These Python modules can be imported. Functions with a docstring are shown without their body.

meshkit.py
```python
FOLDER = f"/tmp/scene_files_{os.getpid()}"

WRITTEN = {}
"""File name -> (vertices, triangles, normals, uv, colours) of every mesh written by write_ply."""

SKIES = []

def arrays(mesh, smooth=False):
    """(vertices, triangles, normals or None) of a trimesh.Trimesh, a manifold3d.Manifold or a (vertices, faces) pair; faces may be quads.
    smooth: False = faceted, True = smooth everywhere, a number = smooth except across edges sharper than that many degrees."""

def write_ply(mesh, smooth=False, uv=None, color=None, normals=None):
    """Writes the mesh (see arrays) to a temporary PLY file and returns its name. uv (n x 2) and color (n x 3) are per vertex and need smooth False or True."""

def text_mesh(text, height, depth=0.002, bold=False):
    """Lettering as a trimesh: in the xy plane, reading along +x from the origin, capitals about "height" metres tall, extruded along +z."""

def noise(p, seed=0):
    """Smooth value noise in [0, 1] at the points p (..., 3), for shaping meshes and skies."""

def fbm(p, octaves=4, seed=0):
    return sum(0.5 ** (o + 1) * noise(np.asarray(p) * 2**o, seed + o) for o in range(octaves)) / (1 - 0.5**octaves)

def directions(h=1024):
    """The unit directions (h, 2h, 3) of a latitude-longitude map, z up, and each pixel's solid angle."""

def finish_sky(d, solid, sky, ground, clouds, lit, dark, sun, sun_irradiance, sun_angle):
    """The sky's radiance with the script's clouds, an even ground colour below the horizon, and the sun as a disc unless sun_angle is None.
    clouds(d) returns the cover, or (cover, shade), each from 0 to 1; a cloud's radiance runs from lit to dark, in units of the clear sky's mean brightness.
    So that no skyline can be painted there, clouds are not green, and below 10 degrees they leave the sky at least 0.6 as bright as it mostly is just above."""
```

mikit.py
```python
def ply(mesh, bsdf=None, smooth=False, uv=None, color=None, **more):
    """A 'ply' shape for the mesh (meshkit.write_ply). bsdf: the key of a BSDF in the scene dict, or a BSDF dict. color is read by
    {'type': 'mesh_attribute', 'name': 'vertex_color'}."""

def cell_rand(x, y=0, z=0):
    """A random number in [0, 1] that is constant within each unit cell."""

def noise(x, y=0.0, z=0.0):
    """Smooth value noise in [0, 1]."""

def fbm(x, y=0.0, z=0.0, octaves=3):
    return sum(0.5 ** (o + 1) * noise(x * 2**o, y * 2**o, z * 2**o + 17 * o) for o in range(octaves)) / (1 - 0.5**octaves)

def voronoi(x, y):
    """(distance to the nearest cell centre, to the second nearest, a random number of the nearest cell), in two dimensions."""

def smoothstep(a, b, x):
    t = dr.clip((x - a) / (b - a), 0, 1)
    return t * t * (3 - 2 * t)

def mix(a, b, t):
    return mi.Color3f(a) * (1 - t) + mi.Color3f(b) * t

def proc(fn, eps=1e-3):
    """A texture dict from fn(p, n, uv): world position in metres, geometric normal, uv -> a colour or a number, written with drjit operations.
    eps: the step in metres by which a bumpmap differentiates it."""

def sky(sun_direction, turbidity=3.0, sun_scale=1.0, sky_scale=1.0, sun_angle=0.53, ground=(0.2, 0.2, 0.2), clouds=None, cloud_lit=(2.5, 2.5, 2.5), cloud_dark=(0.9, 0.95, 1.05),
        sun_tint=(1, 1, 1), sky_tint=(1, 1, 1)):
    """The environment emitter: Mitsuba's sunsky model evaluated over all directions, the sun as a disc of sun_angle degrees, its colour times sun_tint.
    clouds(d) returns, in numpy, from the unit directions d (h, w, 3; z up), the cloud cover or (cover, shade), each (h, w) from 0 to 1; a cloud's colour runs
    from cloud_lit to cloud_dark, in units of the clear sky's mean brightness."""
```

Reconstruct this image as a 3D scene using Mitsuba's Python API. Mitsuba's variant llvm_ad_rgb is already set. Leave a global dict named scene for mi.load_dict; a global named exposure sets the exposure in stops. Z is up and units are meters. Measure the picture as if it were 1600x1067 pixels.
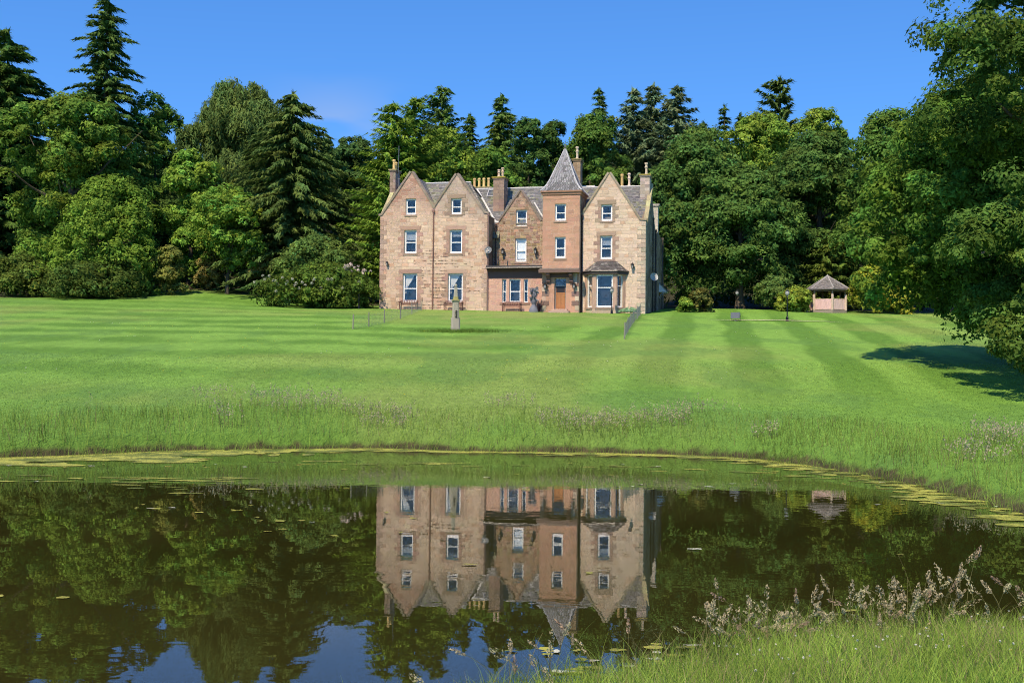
import math
import numpy as np
import trimesh
import shapely
from shapely.geometry import Polygon, box as sbox
from scipy.interpolate import PchipInterpolator
from scipy.spatial import cKDTree
import mitsuba as mi
import drjit as dr
import mikit
import meshkit
from mikit import proc, noise, fbm, cell_rand, smoothstep, mix

T = mi.ScalarTransform4f
scene, labels = {}, {}

# ------------------------------------------------------------------ camera, sky, exposure
EYE = 2.5
PITCH = math.atan(38.5 / 1800)
scene['camera'] = {'type': 'perspective', 'fov': 2 * math.degrees(math.atan(800 / 1800)), 'fov_axis': 'x', 'near_clip': 0.1, 'far_clip': 5000.0,
                   'to_world': T().look_at(origin=[0, 0, EYE], target=[0, math.cos(PITCH), EYE + math.sin(PITCH)], up=[-0.0105, 0, 1])}
SUN_AZ, SUN_EL = math.radians(25), math.radians(50)
SUN = (-math.sin(SUN_AZ) * math.cos(SUN_EL), -math.cos(SUN_AZ) * math.cos(SUN_EL), math.sin(SUN_EL))


def clouds(d):
    n = meshkit.fbm(d * np.array([7.0, 7.0, 22.0]) + 3.1, 5, seed=4)
    az = np.arctan2(d[..., 0], d[..., 1])
    el = np.arcsin(np.clip(d[..., 2], -1, 1))
    band = np.exp(-((el - 0.195) / 0.035) ** 2 - ((az + 0.155) / 0.05) ** 2) + .8 * np.exp(-((el - 0.3) / 0.05) ** 2 - ((az - 1.6) / 0.3) ** 2)
    return np.clip((n - 0.42) * 2.2, 0, 0.32) * band


scene['sky_light'] = mikit.sky(SUN, turbidity=3, clouds=clouds, cloud_lit=(1.6, 1.65, 1.8), sky_tint=(0.50, 0.93, 1.42))
exposure = 1.85


# ------------------------------------------------------------------ helpers
class MB:
    """Collects boxes, prisms and loose polygons into one mesh with a colour per vertex."""

    def __init__(self):
        self.v, self.f, self.c, self.n = [], [], [], 0

    def add(self, v, f, col=(.5, .5, .5)):
        v = np.asarray(v, float)
        f = np.asarray(f, int)
        if f.shape[1] == 4:
            f = np.vstack([f[:, [0, 1, 2]], f[:, [0, 2, 3]]])
        self.v.append(v)
        self.f.append(f + self.n)
        c = np.asarray(col, float)
        self.c.append(np.broadcast_to(c, (len(v), 3)) if c.ndim == 1 else c)
        self.n += len(v)
        return self

    def box(self, a0, a1, b0, b1, c0, c1, fr=None, col=(.5, .5, .5)):
        v = np.array([[a, b, c] for a in (a0, a1) for b in (b0, b1) for c in (c0, c1)], float)
        f = np.array([[0, 1, 3, 2], [4, 6, 7, 5], [0, 4, 5, 1], [2, 3, 7, 6], [0, 2, 6, 4], [1, 5, 7, 3]])
        return self.add(fr(v) if fr else v, f, col)

    def prism(self, poly, c0, c1, fr=None, col=(.5, .5, .5)):
        if not isinstance(poly, Polygon):
            poly = Polygon(poly)
        m = trimesh.creation.extrude_polygon(poly, abs(c1 - c0), engine='earcut')
        v = np.array(m.vertices)
        v[:, 2] += min(c0, c1)
        return self.add(fr(v) if fr else v, np.array(m.faces), col)

    def tm(self, m, fr=None, col=(.5, .5, .5)):
        v = np.array(m.vertices)
        return self.add(fr(v) if fr else v, np.array(m.faces), col)

    def tube(self, pts, rad, sides=8, col=(.5, .5, .5), fr=None):
        p = np.asarray(pts, float)
        rad = np.broadcast_to(rad, (len(p),))
        t = np.gradient(p, axis=0)
        t /= np.linalg.norm(t, axis=1, keepdims=True) + 1e-12
        ref = np.where(np.abs(t[:, 2:]) < .9, [0, 0, 1.], [1., 0, 0])
        a = np.cross(t, ref)
        a /= np.linalg.norm(a, axis=1, keepdims=True) + 1e-12
        b = np.cross(t, a)
        g = np.arange(sides) * 2 * np.pi / sides
        v = (p[:, None] + rad[:, None, None] * (np.cos(g)[None, :, None] * a[:, None] + np.sin(g)[None, :, None] * b[:, None])).reshape(-1, 3)
        i, j = np.meshgrid(np.arange(len(p) - 1), np.arange(sides), indexing='ij')
        q = np.stack([i * sides + j, i * sides + (j + 1) % sides, (i + 1) * sides + (j + 1) % sides, (i + 1) * sides + j], -1).reshape(-1, 4)
        v = np.vstack([v, p[:1], p[-1:]])
        k = np.arange(sides)
        n0 = len(v) - 2
        caps = np.vstack([np.stack([k, (k + 1) % sides, k * 0 + n0], 1), np.stack([(k + 1) % sides + (len(p) - 1) * sides, k + (len(p) - 1) * sides, k * 0 + n0 + 1], 1)])
        f = np.vstack([q[:, [0, 1, 2]], q[:, [0, 2, 3]], caps])
        return self.add(fr(v) if fr else v, f, col)

    def lathe(self, prof, center=(0, 0, 0), sides=16, col=(.5, .5, .5), fr=None):
        r, z = np.array(prof, float).T
        g = np.arange(sides) * 2 * np.pi / sides
        v = np.stack([r[:, None] * np.cos(g), r[:, None] * np.sin(g), np.broadcast_to(z[:, None], (len(r), sides))], -1).reshape(-1, 3) + np.asarray(center)
        i, j = np.meshgrid(np.arange(len(r) - 1), np.arange(sides), indexing='ij')
        q = np.stack([i * sides + j, i * sides + (j + 1) % sides, (i + 1) * sides + (j + 1) % sides, (i + 1) * sides + j], -1).reshape(-1, 4)
        return self.add(fr(v) if fr else v, q, col)

    def put(self, key, bsdf='vcol', smooth=False):
        if not self.v:
            return None
        k, i = key, 0
        while k in scene:
            i += 1
            k = f'{key}_{i:03d}'
        v, f, c = np.vstack(self.v), np.vstack(self.f), np.vstack(self.c)
        if smooth is not False and smooth is not True:
            scene[k] = mikit.ply((v, f), bsdf, smooth=smooth)
        else:
            scene[k] = mikit.ply((v, f), bsdf, smooth=smooth, color=c)
        return k


def lab(key, label=None, cat=None, group=None, kind=None):
    labels[key] = {k: x for k, x in (('label', label), ('category', cat), ('group', group), ('kind', kind)) if x}


def free(name):
    """The next unused thing name: name, name_001 ..."""
    k, i = name, 0
    while k in labels or k in scene:
        i += 1
        k = f'{name}_{i:03d}'
    return k


def rng(seed):
    return np.random.default_rng(seed)


def rot_z(a, at):
    c, s = math.cos(a), math.sin(a)
    R = np.array([[c, -s, 0], [s, c, 0], [0, 0, 1.]])
    return lambda v: np.asarray(v, float) @ R.T + np.asarray(at, float)


# ------------------------------------------------------------------ materials
def rgb(*c):
    return {'type': 'rgb', 'value': list(c)}


VC = {'type': 'mesh_attribute', 'name': 'vertex_color'}
scene['vcol'] = {'type': 'twosided', 'bsdf': {'type': 'principled', 'base_color': VC, 'roughness': .8, 'specular': .25}}
scene['paint'] = {'type': 'twosided', 'bsdf': {'type': 'principled', 'base_color': VC, 'roughness': .38, 'specular': .5}}
scene['metal'] = {'type': 'twosided', 'bsdf': {'type': 'principled', 'base_color': VC, 'roughness': .45, 'metallic': .6}}
scene['leaf'] = {'type': 'principledthin', 'base_color': VC, 'roughness': .55, 'diff_trans': .6, 'spec_trans': 0.0, 'eta': 1.35}
scene['blade'] = {'type': 'principledthin', 'base_color': VC, 'roughness': .6, 'diff_trans': .8, 'spec_trans': 0.0, 'eta': 1.3}
scene['glass'] = {'type': 'thindielectric', 'int_ior': 1.55}


def stone_bump(p, n, uv):
    return fbm(p.x * 14, p.y * 14, p.z * 14, 3)


scene['stone'] = {'type': 'twosided', 'bsdf': {'type': 'bumpmap', 'arbitrary': proc(stone_bump, .01), 'scale': .03,
                  'bsdf': {'type': 'principled', 'base_color': VC, 'roughness': .88, 'specular': .2}}}


def mortar_col(p, n, uv):
    t = fbm(p.x * 1.3, p.y * 1.3, p.z * 1.3, 4)
    g = noise(p.x * 22, p.y * 22, p.z * 22)
    c = mix((.42, .335, .245), (.54, .43, .32), smoothstep(.3, .7, t))
    return c * (.82 + .3 * g)


scene['mortar'] = {'type': 'twosided', 'bsdf': {'type': 'principled', 'base_color': proc(mortar_col), 'roughness': .9, 'specular': .2}}


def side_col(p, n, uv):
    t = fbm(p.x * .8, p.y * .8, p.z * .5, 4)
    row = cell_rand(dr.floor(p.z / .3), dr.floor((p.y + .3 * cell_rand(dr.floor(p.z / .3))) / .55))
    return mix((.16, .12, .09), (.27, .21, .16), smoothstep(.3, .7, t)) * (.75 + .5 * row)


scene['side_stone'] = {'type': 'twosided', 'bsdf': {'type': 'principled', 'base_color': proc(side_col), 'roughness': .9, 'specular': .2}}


def bark_col(p, n, uv):
    t = fbm(p.x * 9, p.y * 9, p.z * 2.2, 3)
    return mix((.045, .035, .025), (.16, .13, .095), t)


scene['bark'] = {'type': 'twosided', 'bsdf': {'type': 'principled', 'base_color': proc(bark_col), 'roughness': .9, 'specular': .2}}

# ------------------------------------------------------------------ the ground and the pond
SHORE = [(9.14, 20.56), (9.12, 23.42), (8.77, 26.28), (8.11, 29.15), (7.09, 31.6), (5.52, 32.95), (3.74, 33.43), (1.9, 33.67), (0.03, 33.65), (-1.85, 33.89),
         (-3.81, 34.5), (-7.42, 33.6), (-8.79, 33.15), (-10.59, 31.92), (-11.85, 30.61), (-13.18, 29.79), (-16.2, 27.6), (-17.5, 21), (-15, 13), (-9, 8.2),
         (-4, 7.4), (-.8, 7.9), (.4, 8.9), (1.08, 9.35), (2, 9.95), (2.99, 10.4), (4.97, 11.0), (7.0, 12.2), (8.6, 14.6), (9.1, 17.4)]


def wobbly(pts, n=6, amp=.12, seed=3):
    """A closed shoreline: a smooth curve through the points with small bays."""
    p = np.array(pts + pts[:1])
    s = np.r_[0, np.cumsum(np.linalg.norm(np.diff(p, axis=0), axis=1))]
    fx, fy = PchipInterpolator(s, p[:, 0]), PchipInterpolator(s, p[:, 1])
    t = np.linspace(0, s[-1], len(pts) * n, endpoint=False)
    q = np.stack([fx(t), fy(t)], 1)
    w = meshkit.fbm(np.stack([q[:, 0] * .9, q[:, 1] * .9, t * 0], 1), 3, seed) - .5
    w2 = meshkit.fbm(np.stack([q[:, 0] * .9, q[:, 1] * .9, t * 0 + 9], 1), 3, seed) - .5
    return q + np.stack([w, w2], 1) * 2 * amp


POND = Polygon(wobbly(SHORE)).buffer(0)
PROF = PchipInterpolator([-900, -10, 0, 10, 20, 30, 38, 50, 60, 80, 90, 97.4, 103, 112, 122, 135, 160, 220, 400, 1200],
                         [.9, .9, .9, .6, .62, .80, 1.17, 2.72, 3.72, 5.58, 6.48, 7.05, 7.5, 8.3, 9.3, 11.2, 16, 30, 60, 110])


def ss(a, b, x):
    t = np.clip((np.asarray(x, float) - a) / (b - a), 0, 1)
    return t * t * (3 - 2 * t)


def ground(X, Y):
    X, Y = np.broadcast_arrays(np.asarray(X, float), np.asarray(Y, float))
    pts = shapely.points(X, Y)
    shapely.prepare(POND)
    ins = shapely.contains(POND, pts)
    d = shapely.distance(pts, POND.exterior)
    s = np.where(ins, -d, d)
    lip = .05 + .28 * ss(12, 26, Y)
    bank = lip * ss(0, .5, s) + .195 * np.maximum(s, 0) + np.where(s < 0, np.maximum(s * .5, -.8), 0)
    pl = PROF(np.clip(Y, -900, 1200)) + 1.0 * np.exp(-((X + 29) / 9) ** 2 - ((Y - 119) / 10) ** 2) + .5 * ss(-15, -40, X) * ss(82, 106, Y)
    pl = pl + .22 * np.exp(-((X - 21) / 5) ** 2 - ((Y - 105) / 4) ** 2)
    h = -.12 * np.log(np.exp(-np.clip(bank, -5, 30) / .12) + np.exp(-np.clip(pl, -5, 30) / .12))
    return np.where(s > 60, pl, np.minimum(h, pl))


def gz(x, y):
    return float(ground(np.array([x]), np.array([y]))[0])


def axis(lo, hi, fine_lo, fine_hi, fine, coarse=1.18):
    mid = list(np.arange(fine_lo, fine_hi + 1e-6, fine))
    a, st = [], fine
    x = fine_lo
    while x > lo:
        st *= coarse
        x -= st
        a.append(x)
    b, st = [], fine
    x = fine_hi
    while x < hi:
        st *= coarse
        x += st
        b.append(x)
    return np.array(a[::-1] + mid + b)


gx, gy = axis(-900, 900, -20, 14, .42, 1.10), axis(-300, 1200, 6, 40, .36, 1.07)
GX, GY = np.meshgrid(gx, gy, indexing='xy')
GZ = ground(GX.ravel(), GY.ravel()).reshape(GX.shape)
far = ss(44, 60, GY)
GZ = GZ + (meshkit.fbm(np.stack([GX * .25, GY * .25, GX * 0], -1), 3, 8) - .5) * .10 * far
ii, jj = np.meshgrid(np.arange(len(gy) - 1), np.arange(len(gx) - 1), indexing='ij')
w = len(gx)
gf = np.stack([ii * w + jj, ii * w + jj + 1, (ii + 1) * w + jj + 1, (ii + 1) * w + jj], -1).reshape(-1, 4)


def lawn_col(p, n, uv):
    x, y = p.x, p.y
    wob = fbm(x * .08, y * .08, 0, 2) * 3
    # mower stripes, light on the grass lay painted as colour: across left, upslope right
    across = dr.sin((y + .10 * x + wob) * 2 * math.pi / 6.0)
    along = dr.sin((x - .17 * y + .15 * wob) * 2 * math.pi / 3.9 - 5.0)
    right = smoothstep(-2, 8, x + .04 * (70 - y))
    st = across * (1 - right) * .42 + along * right
    st = smoothstep(-.5, .5, st + (fbm(x * .5, y * .2, 2, 3) - .5) * 1.5)
    amp = smoothstep(36, 50, y) * (1 - .75 * smoothstep(72, 80, y) * smoothstep(9.5, 7.5, x) * smoothstep(-10, -8, x)) * (1 - .4 * smoothstep(88, 98, y))
    st = .5 + (st - .5) * amp
    c = mix((.074, .156, .020), (.126, .236, .038), st)
    big = fbm(x * .12 + 5, y * .10, 0, 4)
    c = mix(c, mi.Color3f(.19, .215, .06), smoothstep(.46, .75, big) * .4)
    clover = smoothstep(.56, .70, fbm(x * .35 + 11, y * .22, 3, 4))
    c = mix(c, mi.Color3f(.075, .155, .030), clover * .55)
    # strawy, sparser turf on the bank below the house
    bank = smoothstep(72, 82, y) * smoothstep(101, 94, y) * smoothstep(-9, -6, x) * smoothstep(9.5, 7, x)
    dry = smoothstep(.38, .62, fbm(x * .45, y * .3, 7, 4))
    c = mix(c, mi.Color3f(.195, .21, .068), bank * (.15 + .4 * dry))
    fine = fbm(x * 5, y * 3, 3, 3)
    grit = noise(x * 27, y * 27, 1)
    c = c * (.72 + .40 * fine + .18 * grit)
    # forest floor under the wood and mud by the water
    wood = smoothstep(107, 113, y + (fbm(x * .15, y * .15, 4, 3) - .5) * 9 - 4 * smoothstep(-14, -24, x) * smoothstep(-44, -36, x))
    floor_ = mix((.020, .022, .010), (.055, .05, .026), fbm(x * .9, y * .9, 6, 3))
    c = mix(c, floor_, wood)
    mud = smoothstep(.24, .05, p.z + (fbm(x * 3, y * 3, 5, 3) - .5) * .3) * smoothstep(14, 20, y)
    c = mix(c, mix((.028, .026, .012), (.085, .075, .032), fbm(x * 4, y * 4, 9, 3)), mud)
    return c


def lawn_bump(p, n, uv):
    return fbm(p.x * 7, p.y * 7, 0, 3) * .8 + noise(p.x * 30, p.y * 30, 0) * .25


scene['turf'] = {'type': 'twosided', 'bsdf': {'type': 'bumpmap', 'arbitrary': proc(lawn_bump, .02), 'scale': .05,
                 'bsdf': {'type': 'principled', 'base_color': proc(lawn_col), 'roughness': .85, 'specular': .15, 'sheen': .3}}}
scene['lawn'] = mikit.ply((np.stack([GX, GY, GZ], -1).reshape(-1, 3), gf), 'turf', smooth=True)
lab('lawn', 'mown green lawn with pale and dark mower stripes rising from pond to house', kind='structure')


def water_h(p, n, uv):
    calm = .35 + .9 * smoothstep(.42, .62, fbm(p.x * .12, p.y * .35, 0, 3))
    a = fbm(p.x * 2.6, p.y * 4.6, 0, 3)
    b = noise(p.x * 9, p.y * 15, 3)
    return (a + .16 * b) * calm


def water_col(p, n, uv):
    t = fbm(p.x * .35, p.y * .35, 0, 3)
    return mix((.020, .021, .004), (.038, .035, .008), t)


scene['pond_water'] = {'type': 'bumpmap', 'arbitrary': proc(water_h, .01), 'scale': .0005,
                       'bsdf': {'type': 'plastic', 'int_ior': 1.333, 'diffuse_reflectance': proc(water_col), 'nonlinear': False}}
wp = POND.buffer(.6)
scene['water'] = mikit.ply((lambda m: (np.c_[np.array(m[0]), np.zeros(len(m[0]))], m[1]))(trimesh.creation.triangulate_polygon(wp, engine='earcut')), 'pond_water')
_m = meshkit.WRITTEN[scene['water']['filename']]
lab('water', 'still brown pond mirroring the house and the trees', kind='structure')

# ------------------------------------------------------------------ the house: frame (u right along the front, b up, v inward)
HA = math.radians(13)
CA, SA = math.cos(HA), math.sin(HA)


def hf(p):
    """House (u, z, v) to world."""
    p = np.asarray(p, float)
    u, z, v = p[:, 0], p[:, 1], p[:, 2]
    return np.stack([u * CA + v * SA, 100 - u * SA + v * CA, z], 1)


def hpt(u, v, z):
    return hf([[u, z, v]])[0]


def frame(u0, v0, du, dv):
    """A wall frame in the house: origin (u0, v0), running along (du, dv); c is inward (to the left-turn of the run)."""
    l = math.hypot(du, dv)
    du, dv = du / l, dv / l

    def f(p):
        p = np.asarray(p, float)
        a, b, c = p[:, 0], p[:, 1], p[:, 2]
        return hf(np.stack([u0 + a * du - c * dv, b, v0 + a * dv + c * du], 1))
    return f


HOUSE = 'country_house'
lab(HOUSE, 'three storey sandstone country house with steep gables and slate roofs', 'house')
BUFF, PINK, GREYPINK, RED, RUBBLE, WARM = (.65, .49, .365), (.46, .305, .235), (.45, .355, .285), (.50, .29, .20), (.37, .26, .185), (.60, .41, .28)
MAX_ROWS = 400


def streak(a, b, s=0.):
    """Weather streaks down a wall: long upright stains."""
    return .84 + .30 * meshkit.fbm(np.array([[a * 1.6, b * .16, s]]), 3, 77)[0]


def vary(c, r, amt=.10, hue=.03):
    c = np.array(c) * (1 + amt * r.standard_normal())
    return np.clip(c * (1 + hue * r.standard_normal(3)), .01, .9)


def pieces(mb, poly, fr, row, length, proud, colf, seed, joint=.014, back=.02, wild=.25, c_face=0.0):
    """Courses of stones over poly (a, b), standing proud of the plane c = c_face."""
    r = rng(seed)
    a0, b0, a1, b1 = poly.bounds
    b = b0
    inner = poly.buffer(-.001)
    shapely.prepare(inner)
    while b < b1 - .02:
        h = row * (1 + wild * (r.random() - .5))
        a = a0 - r.random() * length
        while a < a1:
            ln = length * (.6 + .9 * r.random())
            q = sbox(a + joint / 2, b + joint / 2, a + ln - joint / 2, b + h - joint / 2)
            pr = proud * (.35 + r.random())
            if inner.contains(q):
                col = colf(a + ln / 2, b + h / 2, r)
                x0, y0, x1, y1 = q.bounds
                e = min(.012, proud * .6)
                v = np.array([[x0, y0, c_face + back], [x1, y0, c_face + back], [x1, y1, c_face + back], [x0, y1, c_face + back],
                              [x0 + e, y0 + e, c_face - pr], [x1 - e, y0 + e, c_face - pr], [x1 - e, y1 - e, c_face - pr], [x0 + e, y1 - e, c_face - pr]])
                f = [[4, 5, 6, 7], [0, 1, 5, 4], [1, 2, 6, 5], [2, 3, 7, 6], [3, 0, 4, 7]]
                mb.add(fr(v), f, col)
            elif inner.intersects(q):
                g = inner.intersection(q)
                for s in getattr(g, 'geoms', [g]):
                    if s.geom_type == 'Polygon' and s.area > .004:
                        mb.prism(s, c_face + back, c_face - pr, fr, colf(a + ln / 2, b + h / 2, r))
            a += ln
        b += h


def rect(a0, b0, a1, b1):
    return sbox(a0, b0, a1, b1)


WHITE, LEAD = (.80, .80, .79), (.42, .43, .44)


def window(fr, a0, b0, a1, b1, mid=.47, reveal=.17, sill=True, curtain=None, blind=None, bcol=(.72, .78, .80), name='window', label=None, fw=.135):
    """A white sash window set in an opening: frame, two sashes' panes, stone sill, dark room behind."""
    k = free(f'{HOUSE}__{name}')
    m = MB()
    c0, c1 = reveal, reveal + .09
    m.box(a0, a0 + fw, b0, b1, c0, c1, fr, WHITE).box(a1 - fw, a1, b0, b1, c0, c1, fr, WHITE)
    m.box(a0 + fw, a1 - fw, b1 - fw, b1, c0, c1, fr, WHITE).box(a0 + fw, a1 - fw, b0, b0 + fw * 1.35, c0, c1, fr, WHITE)
    bm = b0 + (b1 - b0) * mid
    m.box(a0 + fw, a1 - fw, bm - .04, bm + .04, c0 - .012, c1, fr, WHITE)
    m.put(k, 'paint')
    labels[k] = {'label': label} if label else {}
    if not label:
        labels.pop(k)
    for q0, q1, off in ((bm + .04, b1 - fw, .03), (b0 + fw * 1.35, bm - .04, .06)):
        g = MB()
        g.add(fr(np.array([[a0 + fw, q0, c0 + off], [a1 - fw, q0, c0 + off], [a1 - fw, q1, c0 + off], [a0 + fw, q1, c0 + off]])), [[0, 1, 2, 3]])
        g.put(f'{k}__pane', 'glass')
    rm = MB()
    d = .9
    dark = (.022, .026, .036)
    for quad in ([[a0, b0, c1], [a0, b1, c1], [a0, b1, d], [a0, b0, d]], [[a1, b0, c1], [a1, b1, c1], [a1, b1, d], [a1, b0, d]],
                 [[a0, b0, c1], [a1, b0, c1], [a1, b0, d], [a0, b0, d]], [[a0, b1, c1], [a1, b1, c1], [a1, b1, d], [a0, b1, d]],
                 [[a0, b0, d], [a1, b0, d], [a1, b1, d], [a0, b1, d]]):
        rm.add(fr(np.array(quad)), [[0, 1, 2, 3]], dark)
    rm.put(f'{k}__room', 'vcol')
    if sill:
        s = MB()
        s.box(a0 - .10, a1 + .10, b0 - .16, b0 - .003, -.07, reveal + .05, fr, (.34, .25, .19))
        s.put(f'{k}__sill', 'stone')
    if curtain:
        cu = MB()
        h = b1 - b0
        for side in curtain:
            e0, e1 = (a0 + fw, 1) if side == 'l' else (a1 - fw, -1)
            wd = (a1 - a0) * .62
            zz = np.linspace(b1 - fw, b0 + h * .30, 12)
            wid = wd * np.clip(((zz - (b0 + h * .44)) / (h * .5)), .10, 1) ** .8
            lo = zz < b0 + h * .44
            wid[lo] = wd * (.12 + .0 * zz[lo])
            pts = []
            for z_, w_ in zip(zz, wid):
                for t in np.linspace(0, 1, 9):
                    pts.append([e0 + e1 * w_ * t, z_, c1 + .10 + .03 * math.sin(t * 22)])
            i, j = np.meshgrid(np.arange(11), np.arange(8), indexing='ij')
            cu.add(fr(np.array(pts)), np.stack([i * 9 + j, i * 9 + j + 1, (i + 1) * 9 + j + 1, (i + 1) * 9 + j], -1).reshape(-1, 4), (.55, .56, .55))
        ck = cu.put(f'{k}__curtain', 'vcol', smooth=True)
    if blind:
        bl = MB()
        n = 14
        for t in range(n):
            zb = b1 - fw - (b1 - b0 - 2 * fw) * blind * (t + 1) / n
            bl.box(a0 + fw, a1 - fw, zb + .01, zb + (b1 - b0) * blind / n - .004, c1 + .06 + .008 * (t % 2), c1 + .075, fr, bcol)
        bl.put(f'{k}__blind', 'vcol')
    return k


def surround(mb, fr, a0, b0, a1, b1, col, seed, side=.24, long_=.42, course=.36, head=.42, foot=.30, proud=.028, gap=.012):
    """Dressed stones round an opening: long and short jamb stones, a lintel and a foot course. Each stone is yielded as its own part."""
    r = rng(seed)
    out = []
    b, k = b0 - foot, 0
    while b < b1 - .05:
        h = min(course * (.9 + .2 * r.random()), b1 - b)
        for sgn in (-1, 1):
            w_ = (side if (k + (sgn > 0)) % 2 else long_) * (.93 + .14 * r.random())
            x0, x1 = (a0 - w_, a0 - .002) if sgn < 0 else (a1 + .002, a1 + w_)
            out.append((x0, b + gap / 2, x1, b + h - gap / 2, vary(col, r, .09)))
        b += h
        k += 1
    out.append((a0 - side * 1.3, b1 + gap / 2, a1 + side * 1.3, b1 + head, vary(col, r, .06)))
    for x0, y0, x1, y1, c in out:
        m = MB()
        e = .012
        v = np.array([[x0, y0, .03], [x1, y0, .03], [x1, y1, .03], [x0, y1, .03], [x0 + e, y0 + e, -proud], [x1 - e, y0 + e, -proud], [x1 - e, y1 - e, -proud], [x0 + e, y1 - e, -proud]])
        m.add(fr(v), [[4, 5, 6, 7], [0, 1, 5, 4], [1, 2, 6, 5], [2, 3, 7, 6], [3, 0, 4, 7]], c)
        m.put(f'{mb}__dressed_stone', 'stone')
    return [rect(o[0] - .005, o[1] - .005, o[2] + .005, o[3] + .005) for o in out]


def quoins(wall, fr, at, sgn, b0, b1, col, seed, long_=.62, short=.36, course=.40, proud=.03):
    """Corner stones from (at) going in direction sgn along the wall."""
    r = rng(seed)
    b, k, out = b0, 0, []
    while b < b1 - .1:
        h = min(course * (.9 + .2 * r.random()), b1 - b)
        w_ = long_ if k % 2 else short
        x0, x1 = sorted((at, at + sgn * w_))
        m = MB()
        e = .012
        y0, y1 = b + .006, b + h - .006
        v = np.array([[x0, y0, .03], [x1, y0, .03], [x1, y1, .03], [x0, y1, .03], [x0 + e, y0 + e, -proud], [x1 - e, y0 + e, -proud], [x1 - e, y1 - e, -proud], [x0 + e, y1 - e, -proud]])
        m.add(fr(v), [[4, 5, 6, 7], [0, 1, 5, 4], [1, 2, 6, 5], [2, 3, 7, 6], [3, 0, 4, 7]], vary(col, r, .10))
        m.put(f'{wall}__quoin', 'stone')
        out.append(rect(x0 - .005, b, x1 + .005, b + h))
        b += h
        k += 1
    return out


def wall(fr, outline, holes, thick, name='wall', bsdf='mortar', label=None):
    p = Polygon(outline)
    for h in holes:
        p = p.difference(h)
    m = MB()
    for g in getattr(p, 'geoms', [p]):
        m.prism(g, 0, thick, fr, (.4, .3, .2))
    k = m.put(f'{HOUSE}__{name}', bsdf)
    if label:
        labels[k] = {'label': label}
    return k, p


ZB = 6.3
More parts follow.
